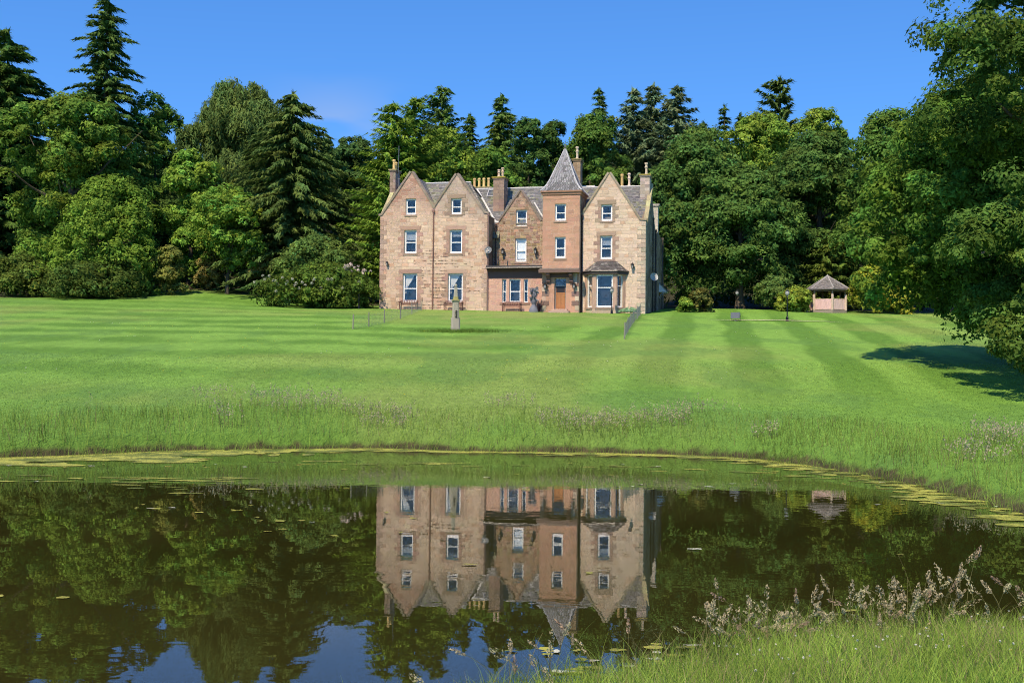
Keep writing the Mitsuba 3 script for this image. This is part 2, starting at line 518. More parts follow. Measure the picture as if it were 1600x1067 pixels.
# --- left range: two gables
F0 = frame(0, 0, 1, 0)
W_L = dict(g1=(-9.84, 15.84, -8.87, 17.28), g2=(-5.64, 15.80, -4.67, 17.20), f1=(-9.93, 12.40, -8.78, 14.48), f2=(-5.73, 12.36, -4.60, 14.43),
           p1=(-10.02, 8.10, -8.68, 10.62), p2=(-5.84, 8.08, -4.49, 10.58))
out_l = [(-12.2, ZB), (-2.3, ZB), (-2.3, 15.75), (-2.62, 15.82), (-5.14, 19.32), (-7.22, 16.32), (-9.33, 19.62), (-12.02, 15.82), (-12.2, 15.75)]
kw, pl_ = wall(F0, out_l, [rect(*x) for x in W_L.values()], .45, label='buff and pink sandstone front with twin gables')
taken = []
taken += quoins(kw, F0, -12.2, 1, ZB + .2, 15.6, (.43, .30, .23), 11, .62, .36)
taken += quoins(kw, F0, -2.3, -1, ZB + .2, 15.6, (.47, .34, .255), 12, .5, .3)
for i, k_ in enumerate(('f1', 'f2', 'p1', 'p2', 'g2')):
    taken += surround(kw, F0, *W_L[k_], (.43, .285, .215) if k_ != 'g2' else (.33, .24, .19), 20 + i, side=.30, long_=.60, foot=.28 if k_ != 'g2' else .1, head=.36)


def col_left(a, b, r):
    t = meshkit.fbm(np.array([[a * .35, b * .35, 0.]]), 3, 5)[0]
    up = float(ss(14.6, 16.6, b + (t - .5) * 3))
    g1 = float(ss(-6.2, -8.2, a))
    top = np.array(PINK) * g1 * 1.0 + np.array(GREYPINK) * (1 - g1)
    low = np.array(BUFF) * (1 - .35 * t) + np.array(WARM) * .35 * t
    if b < 10.8:
        low = low * .45 + np.array((.60, .43, .31)) * .55
    c = low * (1 - up) + top * up
    if r.random() < .16:
        c = c * np.array((.90, .80, .76))
    return vary(c * streak(a, b), r, .055, .018)


free_l = pl_
for t_ in taken:
    free_l = free_l.difference(t_.buffer(.004))
sm = MB()
for g in getattr(free_l, 'geoms', [free_l]):
    if g.area > .02:
        pieces(sm, g, F0, .30, .52, .016, col_left, 31, joint=.018)
k_ = sm.put(f'{kw}__stonework', 'stone')
labels[k_] = {'kind': 'stuff'}
dm = MB()
rr = rng(77)
for _ in range(230):           # patches of dark mortar in the joints low on the front
    a, b = rr.normal(-6.6, 1.3), rr.uniform(7.4, 12.6)
    b = round(b / .30) * .30 + .03
    if any(x[0] - .35 < a < x[2] + .35 and x[1] - .4 < b < x[3] + .4 for x in W_L.values()) or not -12 < a < -2.5:
        continue
    l_ = rr.uniform(.12, .38)
    dm.box(a, a + l_, b - .018, b + .022, -.032, .01, F0, (.075, .04, .03))
k_ = dm.put(f'{kw}__dark_joints', 'vcol')
labels[k_] = {'kind': 'stuff'}
# right return of the left range, left end wall
FR_ = frame(-2.3, .452, 0, 1)
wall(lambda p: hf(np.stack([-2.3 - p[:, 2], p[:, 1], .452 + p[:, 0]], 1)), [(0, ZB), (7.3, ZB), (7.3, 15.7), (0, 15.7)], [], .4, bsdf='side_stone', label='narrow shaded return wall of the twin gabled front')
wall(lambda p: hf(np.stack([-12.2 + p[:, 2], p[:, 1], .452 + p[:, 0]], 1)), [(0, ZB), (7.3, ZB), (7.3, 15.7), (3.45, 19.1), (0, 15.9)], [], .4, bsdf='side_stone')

# --- right range with one gable
W_R = dict(t=(7.71, 14.96, 8.66, 16.38), f=(7.65, 11.70, 8.68, 13.70))
out_r = [(6.05, ZB), (11.55, ZB), (11.55, 14.93), (11.0, 14.98), (8.38, 19.05), (6.2, 15.68), (6.05, 15.6)]
bay_hole = rect(7.0, ZB, 9.4, 10.6)
kw2, pr_ = wall(F0, out_r, [rect(*x) for x in W_R.values()] + [bay_hole], .45, label='cream sandstone gabled front above the bay window')
taken = quoins(kw2, F0, 11.55, -1, ZB + .2, 14.9, (.50, .41, .31), 13, .74, .40, .36, .05)
taken += surround(kw2, F0, *W_R['t'], (.36, .27, .205), 27, side=.26, long_=.55, foot=.12, head=.40)
taken += surround(kw2, F0, *W_R['f'], (.39, .275, .21), 28, side=.26, long_=.55, foot=.25, head=.36)


def col_right(a, b, r):
    t = meshkit.fbm(np.array([[a * .4, b * .4, 3.]]), 3, 6)[0]
    c = np.array((.67, .535, .41)) * (1 - t * .5) + np.array((.62, .46, .34)) * t * .5
    if r.random() < .12:
        c = c * np.array((.88, .8, .74))
    return vary(c * streak(a, b, 5.), r, .05, .015)


fr_free = pr_
for t_ in taken:
    fr_free = fr_free.difference(t_.buffer(.004))
sm = MB()
for g in getattr(fr_free, 'geoms', [fr_free]):
    if g.area > .02:
        pieces(sm, g, F0, .27, .55, .014, col_right, 32, joint=.016)
k_ = sm.put(f'{kw2}__stonework', 'stone')
labels[k_] = {'kind': 'stuff'}
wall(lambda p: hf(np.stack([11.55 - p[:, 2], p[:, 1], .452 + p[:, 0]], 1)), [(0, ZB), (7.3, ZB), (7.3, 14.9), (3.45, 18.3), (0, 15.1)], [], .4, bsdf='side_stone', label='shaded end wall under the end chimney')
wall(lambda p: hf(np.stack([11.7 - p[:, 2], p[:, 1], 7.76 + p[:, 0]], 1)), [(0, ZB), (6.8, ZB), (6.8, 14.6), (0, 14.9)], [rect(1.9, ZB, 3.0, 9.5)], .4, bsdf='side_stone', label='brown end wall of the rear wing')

# --- middle: set back gable, single storey front room, tower
FM = frame(0, 2.1, 1, 0)
W_M = dict(t=(-.24, 14.92, .76, 16.38), f=(-.29, 11.75, .74, 13.84))
out_m = [(-2.3, ZB), (2.9, ZB), (2.9, 15.2), (1.98, 15.3), (.2, 18.05), (-1.68, 15.35), (-2.3, 15.1)]
kw3, pm_ = wall(FM, out_m, [rect(*x) for x in W_M.values()], .45, label='brown rubble gable set back above the flat roof')


def col_mid(a, b, r):
    c = np.array(RUBBLE) if r.random() < .6 else np.array((.33, .215, .15))
    if b < 14.2 and r.random() < .4:
        c = np.array((.35, .26, .155))
    return vary(c, r, .17, .05)


sm = MB()
pieces(sm, pm_, FM, .24, .38, .03, col_mid, 33, joint=.024, wild=.5)
k_ = sm.put(f'{kw3}__stonework', 'stone')
labels[k_] = {'kind': 'stuff'}
# the single storey front room
FE = frame(0, .06, 1, 0)
W_E = [(-.95, 8.03, -.58, 10.06), (-.31, 8.03, .69, 10.06), (.97, 8.03, 1.36, 10.06)]
kw4, pe_ = wall(FE, [(-2.3, ZB), (2.78, ZB), (2.78, 10.9), (-2.3, 10.9)], [rect(*x) for x in W_E], .4, label='pink sandstone front room under a flat lead roof')


def col_ext(a, b, r):
    return vary(np.array((.58, .355, .27)) * streak(a, b, 9.), r, .05, .02)


sm = MB()
pieces(sm, pe_, FE, .30, .62, .008, col_ext, 34, joint=.010, wild=.1)
k_ = sm.put(f'{kw4}__stonework', 'stone')
labels[k_] = {'kind': 'stuff'}
m = MB()
m.box(-2.28, 2.76, 10.93, 11.08, -.62, 2.05, FE, (.035, .035, .037)).box(-2.28, 2.76, 11.08, 11.20, -.55, 2.05, FE, (.06, .06, .062))
m.put(f'{HOUSE}__flat_roof', 'vcol')
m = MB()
m.box(-2.26, 2.74, 10.13, 10.93, -.05, .03, FE, (.155, .095, .085)).box(-2.26, 2.74, 10.80, 10.93, -.35, -.05, FE, (.12, .075, .065))  # maroon frieze, its colour darkened to deepen the shade under the roof edge
m.put(f'{HOUSE}__shade_toned_frieze', 'stone')
m = MB().tube(np.array([[-2.29, 10.99, -.66], [2.77, 10.99, -.66]]), .075, 8, (.03, .03, .035), lambda p: FE(p))
m.put(f'{HOUSE}__gutter', 'paint')
for a, h in ((-.62, .5), (-1.9, .35)):
    MB().tube(np.array([[a, 11.2, .6], [a, 11.2 + h, .6]]), .05, 8, (.06, .06, .06), lambda p: FE(p)).put(f'{HOUSE}__roof_vent', 'paint')

# tower
FT = frame(0, -.9, 1, 0)
W_T = dict(t=(3.86, 14.95, 4.82, 16.40), f=(3.88, 11.74, 4.81, 13.56))
DOOR = (3.86, 7.40, 4.88, 10.06)
TL, TR = 2.80, 6.0
kw5, pt_ = wall(FT, [(TL, ZB), (TR, ZB), (TR, 17.1), (TL, 17.1)], [rect(*x) for x in W_T.values()] + [rect(DOOR[0], ZB, DOOR[2], DOOR[3])], .4, label='red sandstone stair tower front')


def col_tower(a, b, r):
    t = meshkit.fbm(np.array([[a * .5, b * .5, 1.]]), 3, 9)[0]
    c = np.array(RED) * (1 - .4 * t) + np.array((.54, .34, .23)) * .4 * t
    return vary(c * streak(a, b, 13.), r, .05, .02)


tak = []
for s_, at in ((1, TL), (-1, TR)):
    r = rng(60 + s_)
    b, k = 7.3, 0
    while b < 9.7:
        h = .40
        w_ = .62 if k % 2 else .34
        x0, x1 = sorted((at, at + s_ * w_))
        MB().box(x0, x1, b + .008, b + h - .008, -.05, .02, FT, vary((.235, .155, .13) if k % 2 else (.52, .42, .32), r, .08)).put(f'{kw5}__quoin', 'stone')
        tak.append(rect(x0, b, x1, b + h))
        b += h
        k += 1
tw = pt_
for t_ in tak:
    tw = tw.difference(t_.buffer(.004))
sm = MB()
for g in getattr(tw, 'geoms', [tw]):
    pieces(sm, g, FT, .34, .62, .008, col_tower, 35, joint=.010, wild=.1)
k_ = sm.put(f'{kw5}__stonework', 'stone')
labels[k_] = {'kind': 'stuff'}
for uu, sgn in ((TL, 1), (TR, -1)):
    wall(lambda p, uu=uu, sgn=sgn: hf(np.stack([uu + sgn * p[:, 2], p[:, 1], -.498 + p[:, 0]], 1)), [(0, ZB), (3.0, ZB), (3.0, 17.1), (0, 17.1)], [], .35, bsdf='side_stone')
m = MB()
cx_, cv_ = (TL + TR) / 2, .7
for z0, z1, e in ((17.10, 17.18, .03), (17.18, 17.38, .10), (17.38, 17.52, .20)):
    m.box(TL - e, TR + e, z0, z1, -.9 - e, 2.3 + e, lambda p: hf(p), (.34, .20, .135))
m.put(f'{HOUSE}__tower_cornice', 'stone')
MB().box(TL - .03, TR + .03, 16.78, 16.90, -.93, -.88, lambda p: hf(p), (.45, .27, .18)).put(f'{HOUSE}__string_course', 'stone')

# ------------------------------------------------------------------ roofs of slate, every slope a frame of its own
SL = [(.170, .172, .176), (.195, .195, .196), (.145, .147, .154), (.215, .213, .208), (.18, .178, .165)]


def slope(p0, p1, p2, poly_ab, name='roof', seed=1, row=.24, ln=.27, moss=.08, tint=(1, 1, 1), base=True, label=None, parent=None):
    """A slated plane. p0 -> p1 is its eave (house u, z, v), p2 a point up the slope; poly_ab in metres along the eave and up the slope."""
    p0, p1, p2 = (np.array(x, float) for x in (p0, p1, p2))
    e1 = (p1 - p0) / np.linalg.norm(p1 - p0)
    e2 = (p2 - p0) - ((p2 - p0) @ e1) * e1
    e2 /= np.linalg.norm(e2)
    n = np.cross(e1, e2)
    if n[1] < 0:
        n = -n

    def fr(q):
        q = np.asarray(q, float)
        return hf(p0 + q[:, :1] * e1 + q[:, 1:2] * e2 - q[:, 2:] * n)
    poly = Polygon(poly_ab)
    key = parent
    if base:
        m = MB()
        m.prism(poly, .0, .10, fr, (.09, .09, .09))
        key = m.put(f'{HOUSE}__{name}', 'vcol')
        if label:
            labels[key] = {'label': label}
    r = rng(seed)
    sm = MB()
    b0, b1 = poly.bounds[1], poly.bounds[3]
    a0, a1 = poly.bounds[0], poly.bounds[2]
    b, k = b0, 0
    shapely.prepare(poly)
    while b < b1 - .05:
        top = min(b + row, b1)
        a = a0 - (k % 2) * ln / 2 - .1
        while a < a1:
            w_ = ln * (.88 + .24 * r.random())
            q = sbox(a + .005, b, a + w_ - .005, top)
            c = np.array(SL[r.integers(len(SL))]) * tint
            pos = meshkit.fbm(np.array([[a * .5, b * .5, seed * 1.]]), 3, 2)[0]
            if pos + .25 * r.random() > .78 - moss:
                c = np.array((.20, .205, .15)) * (.8 + .4 * r.random())
            c = vary(c, r, .13, .02)
            lift = .022 + .012 * r.random()
            if poly.contains(q):
                x0, y0, x1, y1 = q.bounds
                v = np.array([[x0, y0, -lift], [x1, y0, -lift], [x1, y1, -.004], [x0, y1, -.004], [x0, y0, .0], [x1, y0, .0]])
                sm.add(fr(v), [[0, 1, 2], [0, 2, 3], [4, 5, 1], [4, 1, 0]], c)
            elif poly.intersects(q):
                g = poly.intersection(q)
                for s in getattr(g, 'geoms', [g]):
                    if s.geom_type == 'Polygon' and s.area > .003:
                        vv, ff = trimesh.creation.triangulate_polygon(s, engine='earcut')
                        vv = np.asarray(vv)
                        cc = -lift + (lift - .004) * (vv[:, 1] - b) / row
                        sm.add(fr(np.c_[vv, cc]), ff, c)
            a += w_
        b += row
        k += 1
    kk = sm.put(f'{key}__slates', 'vcol')
    labels[kk] = {'kind': 'stuff'}
    return key


def L(dz, dv):
    return math.hypot(dz, dv)


# left range: main slope (eave v=.3 z=15.5, ridge v=3.9 z=19.15) and back
h_ = L(3.65, 3.6)
slope((-12.1, 15.5, .3), (-2.4, 15.5, .3), (-12.1, 19.15, 3.9), [(0, 0), (9.7, 0), (7.2, h_), (0, h_)], seed=41, tint=(1.15, 1.12, 1.05), label='grey slate roof behind the twin gables')
slope((-12.1, 15.5, 7.6), (-2.4, 15.5, 7.6), (-12.1, 19.15, 3.9), [(0, 0), (9.7, 0), (7.2, L(3.65, 3.7)), (0, L(3.65, 3.7))], seed=42)
# cross roofs of the two gables
for (ul, zl), (um, zm), (ur, zr), vb in (((-12.0, 15.72), (-9.33, 19.42), (-7.22, 16.2), 3.95), ((-7.22, 16.2), (-5.14, 19.15), (-2.45, 15.6), 6.0)):
    for (ua, za), ub, zb in (((ul, zl), um, zm), ((ur, zr), um, zm)):
        hh = L(zb - za, ub - ua)
        slope((ua, za, .40), (ua, za, vb), (ub, zb, .40), [(0, 0), (vb - .40, 0), (vb - .40, hh), (0, hh)], seed=int(43 + abs(ua * 3)))
# middle range
h_ = L(3.75, 3.9)
slope((-2.5, 15.1, 2.2), (6.2, 15.1, 2.2), (-2.5, 18.85, 6.1), [(.2, 0), (8.7, 0), (8.7, h_), (-3.0, h_), (-2.5, h_ * .82)], seed=51, moss=.02, label='grey slate roof over the middle of the house')
slope((-5.6, 15.1, 10.0), (6.2, 15.1, 10.0), (-5.6, 18.85, 6.1), [(0, 0), (11.8, 0), (11.8, h_), (0, h_)], seed=52)
for ua, za in ((-1.72, 15.25), (2.02, 15.2)):
    hh = L(17.92 - za, .2 - ua)
    slope((ua, za, 2.5), (ua, za, 5.2), (.2, 17.92, 2.5), [(0, 0), (2.7, 0), (2.7, hh), (0, hh)], seed=int(53 + abs(ua * 5)))
slope((-2.28, 13.85, 1.75), (-1.72, 13.85, 1.75), (-2.28, 15.0, 2.35), [(0, 0), (.56, 0), (.56, L(1.15, .6)), (0, L(1.15, .6))], seed=58)
# right range
h_ = L(3.5, 3.6)
slope((5.6, 14.9, .3), (11.45, 14.9, .3), (5.6, 18.4, 3.9), [(0, 0), (5.85, 0), (5.85, h_), (-.6, h_)], seed=61, moss=.0, tint=(.95, .95, .98), label='dark grey slate roof beside the end chimney')
slope((5.6, 14.9, 7.6), (11.45, 14.9, 7.6), (5.6, 18.4, 3.9), [(0, 0), (5.85, 0), (5.85, h_), (0, h_)], seed=62)
for ua, za in ((5.75, 14.95), (10.95, 14.9)):
    hh = L(18.87 - za, 8.38 - ua)
    slope((ua, za, .40), (ua, za, 4.2), (8.38, 18.87, .40), [(0, 0), (3.8, 0), (3.8, hh), (0, hh)], seed=int(63 + ua))
# rear wing
slope((11.6, 14.75, 7.8), (11.6, 14.75, 14.5), (8.4, 16.6, 11.0), [(0, 0), (6.7, 0), (5.0, 3.6), (1.2, 3.6)], seed=66)

# ridges and valley of lead, coping stones on the gables
def strip(pts, wdt, thk, col, key, bsdf='vcol'):
    m = MB()
    for p, q in zip(pts[:-1], pts[1:]):
        m.tube(np.array([hpt(p[0], p[2], p[1]), hpt(q[0], q[2], q[1])]), wdt, 6, col)
    return m.put(f'{HOUSE}__{key}', bsdf)


strip([(-12.0, 19.22, 3.9), (-4.9, 19.22, 3.9)], .11, .05, (.46, .46, .45), 'ridge')
strip([(-5.3, 18.92, 6.1), (6.2, 18.92, 6.1)], .11, .05, (.50, .50, .48), 'ridge')
strip([(4.9, 18.47, 3.9), (10.8, 18.47, 3.9)], .11, .05, (.50, .50, .49), 'ridge')
strip([(-2.12, 15.28, 2.28), (-4.85, 18.86, 5.98)], .10, .05, (.60, .60, .59), 'valley_lead')
strip([(-2.2, 15.32, 2.25), (-1.7, 15.25, 2.25)], .16, .05, (.60, .60, .58), 'valley_lead')
strip([(2.35, 15.35, 2.4), (.95, 17.3, 4.3)], .07, .05, (.58, .58, .57), 'valley_lead')


def coping(pts, v0=-.10, v1=.52, t=.17, col=(.30, .25, .19), seed=5):
    """Coping stones along the sloping edges of a gable, one part each, with kneelers at the feet."""
    r = rng(seed)
    for (u0, z0), (u1, z1) in zip(pts[:-1], pts[1:]):
        n = max(1, int(round(math.hypot(u1 - u0, z1 - z0) / .75)))
        d = np.array([u1 - u0, z1 - z0])
        l = np.linalg.norm(d)
        d /= l
        nn = np.array([-d[1], d[0]])
        if nn[1] < 0:
            nn = -nn
        for i in range(n):
            a, b = l * i / n + .008, l * (i + 1) / n - .008
            p = np.array([u0, z0])
            q = [p + d * a, p + d * b, p + d * b + nn * t, p + d * a + nn * t]
            m = MB()
            m.prism([tuple(x) for x in q], v0, v1, lambda x: hf(x), vary(col, r, .1))
            m.put(f'{HOUSE}__coping', 'stone')


coping([(-12.32, 15.78), (-12.02, 15.84), (-9.33, 19.64), (-7.22, 16.34), (-5.14, 19.34), (-2.62, 15.84), (-2.2, 15.78)], seed=71)
coping([(6.08, 15.52), (8.38, 19.07), (11.0, 15.0), (11.62, 14.95)], seed=72, col=(.34, .29, .21))
coping([(-1.74, 15.37), (.2, 18.07), (2.0, 15.32)], v0=2.0, v1=2.6, seed=73, t=.13, col=(.24, .20, .16))
# skews at the two ends of the range
for u_, ze, zr, sd in ((-12.22, 15.75, 19.25, 74), (11.35, 14.95, 18.5, 75)):
    m = MB()
    for i in range(6):
        a, b = i / 6 + .004, (i + 1) / 6 - .004
        v0, v1 = .1 + 3.8 * a, .1 + 3.8 * b
        z0, z1 = ze + (zr - ze) * a, ze + (zr - ze) * b
        MB().add(hf(np.array([[x, z + dz, v] for x in (u_, u_ + .36) for z, v in ((z0, v0), (z1, v1)) for dz in (-.1, .22)])),
                 [[0, 1, 3, 2], [4, 6, 7, 5], [0, 4, 5, 1], [2, 3, 7, 6], [1, 5, 7, 3], [0, 2, 6, 4]], vary((.42, .37, .22), rng(sd + i), .15)).put(f'{HOUSE}__coping', 'stone')


# tower roof: a bell-cast pyramid with finial
prof = [(17.52, 1.80), (17.72, 1.60), (18.1, 1.34), (18.6, 1.10), (19.4, .80), (20.3, .45), (21.40, .05)]
tk = None
m = MB()
for (z0, h0), (z1, h1) in zip(prof[:-1], prof[1:]):
    v = np.array([[cx_ + sx * h, z, cv_ + sv * h] for z, h in ((z0, h0 - .03), (z1, max(h1 - .03, .01))) for sx, sv in ((-1, -1), (1, -1), (1, 1), (-1, 1))])
    m.add(hf(v), [[i, (i + 1) % 4, (i + 1) % 4 + 4, i + 4] for i in range(4)], (.1, .1, .1))
tk = m.put(f'{HOUSE}__tower_roof', 'vcol')
labels[tk] = {'label': 'tall grey slate spire with a metal finial'}
sm = MB()
r = rng(80)
for s_ in range(4):
    ca_, sa_ = math.cos(s_ * math.pi / 2), math.sin(s_ * math.pi / 2)
    zs, hs = [p[0] for p in prof], [p[1] for p in prof]
    z = 17.52
    while z < 21.3:
        z2 = z + .155
        h0, h1 = np.interp(z, zs, hs), np.interp(min(z2, 21.4), zs, hs)
        n = max(1, int(round(2 * h0 / .22)))
        off = r.random() * .5
        for i in range(-1, n + 1):
            t0, t1 = np.clip([(i + off) / n, (i + 1 + off) / n], 0, 1)
            if t1 - t0 < .02:
                continue
            lift = .006 + .010 * r.random()
            pts = []
            for t, hh, zz, li in ((t0 + .01, h0, z, lift), (t1 - .01, h0, z, lift), (t1 - .01, h1, z2, .002), (t0 + .01, h1, z2, .002)):
                x, y = (2 * t - 1) * hh, -(hh + li)
                pts.append([cx_ + x * ca_ - y * sa_, zz, cv_ + x * sa_ + y * ca_])
            pos = meshkit.fbm(np.array([[t0 * h0 * 2.2, z * .9, s_ * 7.]]), 3, 12)[0]
            c = np.array((.27, .27, .285)) if pos + .35 * r.random() > .62 else np.array((.17, .17, .175))
            sm.add(hf(np.array(pts)), [[0, 1, 2, 3]], vary(c, r, .14, .02))
        z = z2
k_ = sm.put(f'{tk}__slates', 'vcol')
labels[k_] = {'kind': 'stuff'}
for sx, sv in ((-1, -1), (1, -1), (1, 1), (-1, 1)):
    MB().tube(np.array([hpt(cx_ + sx * h, cv_ + sv * h, z) for z, h in prof]), np.linspace(.07, .04, len(prof)), 6, (.50, .50, .51)).put(f'{tk}__hip_lead', 'vcol')
MB().lathe([(.06, 21.3), (.12, 21.4), (.05, 21.48), (.10, 21.56), (.04, 21.66), (.025, 21.9), (.0, 22.35)], hpt(cx_, cv_, 0), 10, (.20, .19, .16)).put(f'{tk}__finial', 'metal')


# chimneys with pots
def chimney(u0, u1, v0, v1, z0, z1, col, pots, cap=(.30, .27, .13), seed=1, name='chimney', label=None, bands=True):
    k = free(f'{HOUSE}__{name}')
    m = MB()
    r = rng(seed)
    m.box(u0 + .02, u1 - .02, z0, z1 - .02, v0 + .02, v1 - .02, lambda p: hf(p), np.array(col) * .7)
    z, i = z0, 0
    while z < z1 - .25:
        h = .28
        sp = .45 + .1 * r.random() if i % 2 else .55
        ud, vd = u0 + (u1 - u0) * sp, v0 + (v1 - v0) * sp
        for a, b in ((u0, ud), (ud, u1)):
            m.box(a + .005, b - .005, z + .005, min(z + h, z1 - .2) - .005, v0, v0 + .05, lambda p: hf(p), vary(col, r, .13))
        for a, b in ((v0, vd), (vd, v1)):
            m.box(u1 - .05, u1 + .004, z + .005, min(z + h, z1 - .2) - .005, a + .006, b - .006, lambda p: hf(p), vary(col, r, .13))
            m.box(u0 - .004, u0 + .05, z + .005, min(z + h, z1 - .2) - .005, a + .006, b - .006, lambda p: hf(p), vary(col, r, .13))
        z += h
        i += 1
    m.put(k, 'stone')
    if label:
        labels[k] = {'label': label}
    c = MB()
    c.box(u0 - .07, u1 + .07, z1 - .19, z1 - .08, v0 - .07, v1 + .07, lambda p: hf(p), np.array(col) * .85)
    c.box(u0 - .13, u1 + .13, z1 - .08, z1 + .03, v0 - .13, v1 + .13, lambda p: hf(p), cap)
    c.put(f'{k}__cap', 'stone')
    for (pu, pv, ph, kind) in pots:
        p = MB()
        cream = vary((.66, .46, .20) if kind == 'y' else (.62, .50, .36), r, .08)
        if kind == 'y':
            pr = [(.145, 0), (.145, .10), (.125, .12), (.115, ph * .78), (.145, ph * .80), (.15, ph * .92), (.12, ph), (.09, ph), (.09, ph * .6)]
        else:
            pr = [(.16, 0), (.14, .12), (.11, .16), (.10, ph * .55), (.15, ph * .58), (.15, ph * .64), (.10, ph * .68), (.11, ph * .86), (.155, ph * .88), (.13, ph), (.08, ph), (.08, ph * .6)]
        p.lathe(pr, hpt(pu, pv, z1 + .03), 14, cream)
        p.put(f'{k}__pot', 'vcol', smooth=True)
    return k


chimney(-12.25, -11.72, 2.6, 3.9, 16.4, 20.38, (.30, .225, .18), [(-12.0, 3.0, .95, 'y'), (-12.0, 3.55, .8, 'y')], seed=81, label='slim chimney stack on the roof end beside the aerial')
chimney(-5.75, -3.85, 7.1, 7.75, 16.5, 19.28, (.27, .21, .17), [(-5.5 + .46 * i, 7.4, .86, 'y') for i in range(4)], seed=82, label='stack behind the ridge with four yellow pots')
chimney(-2.72, -1.72, 3.6, 5.0, 15.6, 19.6, (.31, .225, .175), [(-2.3, 4.0, .72, 'w'), (-2.1, 4.6, .98, 'w')], cap=(.36, .30, .06), seed=83, label='broad chimney stack with mossy yellow cap in front of the ridge')
chimney(4.42, 5.08, 4.6, 5.7, 17.0, 21.2, (.30, .22, .14), [(4.72, 5.0, 1.15, 'w')], cap=(.27, .23, .10), seed=84, label='tall chimney stack just behind the spire')
chimney(8.35, 9.45, 6.7, 7.3, 16.0, 18.95, (.27, .21, .17), [(8.55, 7.0, 1.15, 'y'), (9.2, 7.0, 1.2, 'w')], seed=85, label='stack behind the ridge with two tall pots')
chimney(10.72, 11.54, 2.6, 3.9, 15.9, 19.3, (.42, .36, .30), [(11.2, 3.0, 1.05, 'w')], cap=(.32, .27, .08), seed=86, label='pale chimney stack on the shaded end wall')
chimney(11.25, 11.68, 8.5, 9.2, 14.7, 17.5, (.56, .52, .44), [], cap=(.5, .47, .4), seed=87, label='narrow pale stack on the rear wing')
# skylight
m = MB()
FS = (-3.8, 18.05, 4.35)
sl = np.array([0, 3.75, 3.9]) / L(3.75, 3.9)
no = np.array([0, 3.9, -3.75]) / L(3.75, 3.9)
base0 = np.array([-3.75, 15.1 + 3.0 * .98, 2.2 + 3.0 * 1.02])


def sky_fr(q):
    q = np.asarray(q, float)
    return hf(base0 + q[:, :1] * np.array([1., 0, 0]) + q[:, 1:2] * sl + q[:, 2:] * no)


for a0, a1, b0, b1 in ((0, .08, 0, 1.0), (.72, .80, 0, 1.0), (.08, .72, 0, .08), (.08, .72, .92, 1.0)):
    m.box(a0, a1, b0, b1, .0, .14, sky_fr, (.45, .45, .46))
sk = m.put(f'{HOUSE}__skylight', 'paint')
MB().add(sky_fr(np.array([[.08, .08, .09], [.72, .08, .09], [.72, .92, .09], [.08, .92, .09]])), [[0, 1, 2, 3]]).put(f'{sk}__pane', 'glass')

# ------------------------------------------------------------------ windows and doors
window(F0, *W_L['g1'])
window(F0, *W_L['g2'])
window(F0, *W_L['f1'], blind=.42, bcol=(.30, .34, .38), label='first floor window beside the left corner of the house')
window(F0, *W_L['f2'], blind=.25, bcol=(.30, .34, .38))
window(F0, *W_L['p1'], curtain='lr'[:1], label='tall ground floor window with swagged pale curtain')
window(F0, *W_L['p2'], curtain='l', label='tall ground floor window behind the stone obelisk')
window(F0, *W_R['t'])
window(F0, *W_R['f'], blind=.38, bcol=(.26, .31, .36))
window(FM, *W_M['t'])
window(FM, *W_M['f'], blind=.93, label='window with a pale blind above the flat roof')
for i, x in enumerate(W_E):
    window(FE, *x, sill=False, fw=.10 if i == 1 else .075, curtain=None)
MB().box(-1.15, 1.55, 7.86, 8.02, -.07, .2, FE, (.34, .21, .16)).put(f'{HOUSE}__long_sill', 'stone')
window(FT, *W_T['t'], sill=True)
window(FT, *W_T['f'], sill=True)
# canted bay
BAY = [(6.33, 0.02), (7.2, -.92), (9.2, -.92), (9.88, 0.02)]
bay_l = []
for i, ((ua, va), (ub, vb)) in enumerate(zip(BAY[:-1], BAY[1:])):
    fb = frame(ua, va, ub - ua, vb - va)
    ln = math.hypot(ub - ua, vb - va)
    win = (.29, 7.55, ln - .30, 10.32) if i == 1 else (.34, 7.55, ln - .16, 10.32) if i == 0 else (.14, 7.55, ln - .34, 10.32)
    kb, pb = wall(fb, [(0, ZB), (ln, ZB), (ln, 10.62), (0, 10.62)], [rect(*win)], .25, label=None)
    r = rng(90 + i)
    sm = MB()
    pieces(sm, pb, fb, .36, .6, .008, lambda a, b, r: vary((.48, .325, .245) if b > 7.5 else (.50, .39, .275), r, .06, .02), 91 + i, joint=.010, wild=.1)
    kk = sm.put(f'{kb}__stonework', 'stone')
    labels[kk] = {'kind': 'stuff'}
    window(fb, *win, mid=.60 if i == 1 else .66, reveal=.12, sill=True, curtain=None, fw=.12 if i == 1 else .10, label='large sash window in the middle of the bay' if i == 1 else None)
m = MB()
low = [(6.12, .03), (7.1, -1.15), (9.3, -1.15), (10.12, .03)]
top = [(7.35, .03), (7.75, -.35), (8.75, -.35), (9.05, .03)]
pts = np.array([[u, 10.62, v] for u, v in low] + [[u, 11.5, v] for u, v in top] + [[u, 10.36, v] for u, v in low])
m.add(hf(pts), [[0, 1, 5, 4], [1, 2, 6, 5], [2, 3, 7, 6], [4, 5, 6, 7], [8, 9, 1, 0], [9, 10, 2, 1], [10, 11, 3, 2], [8, 9, 10, 11]], (.07, .06, .06))
bk = m.put(f'{HOUSE}__bay_roof', 'vcol')
sm = MB()
r = rng(95)
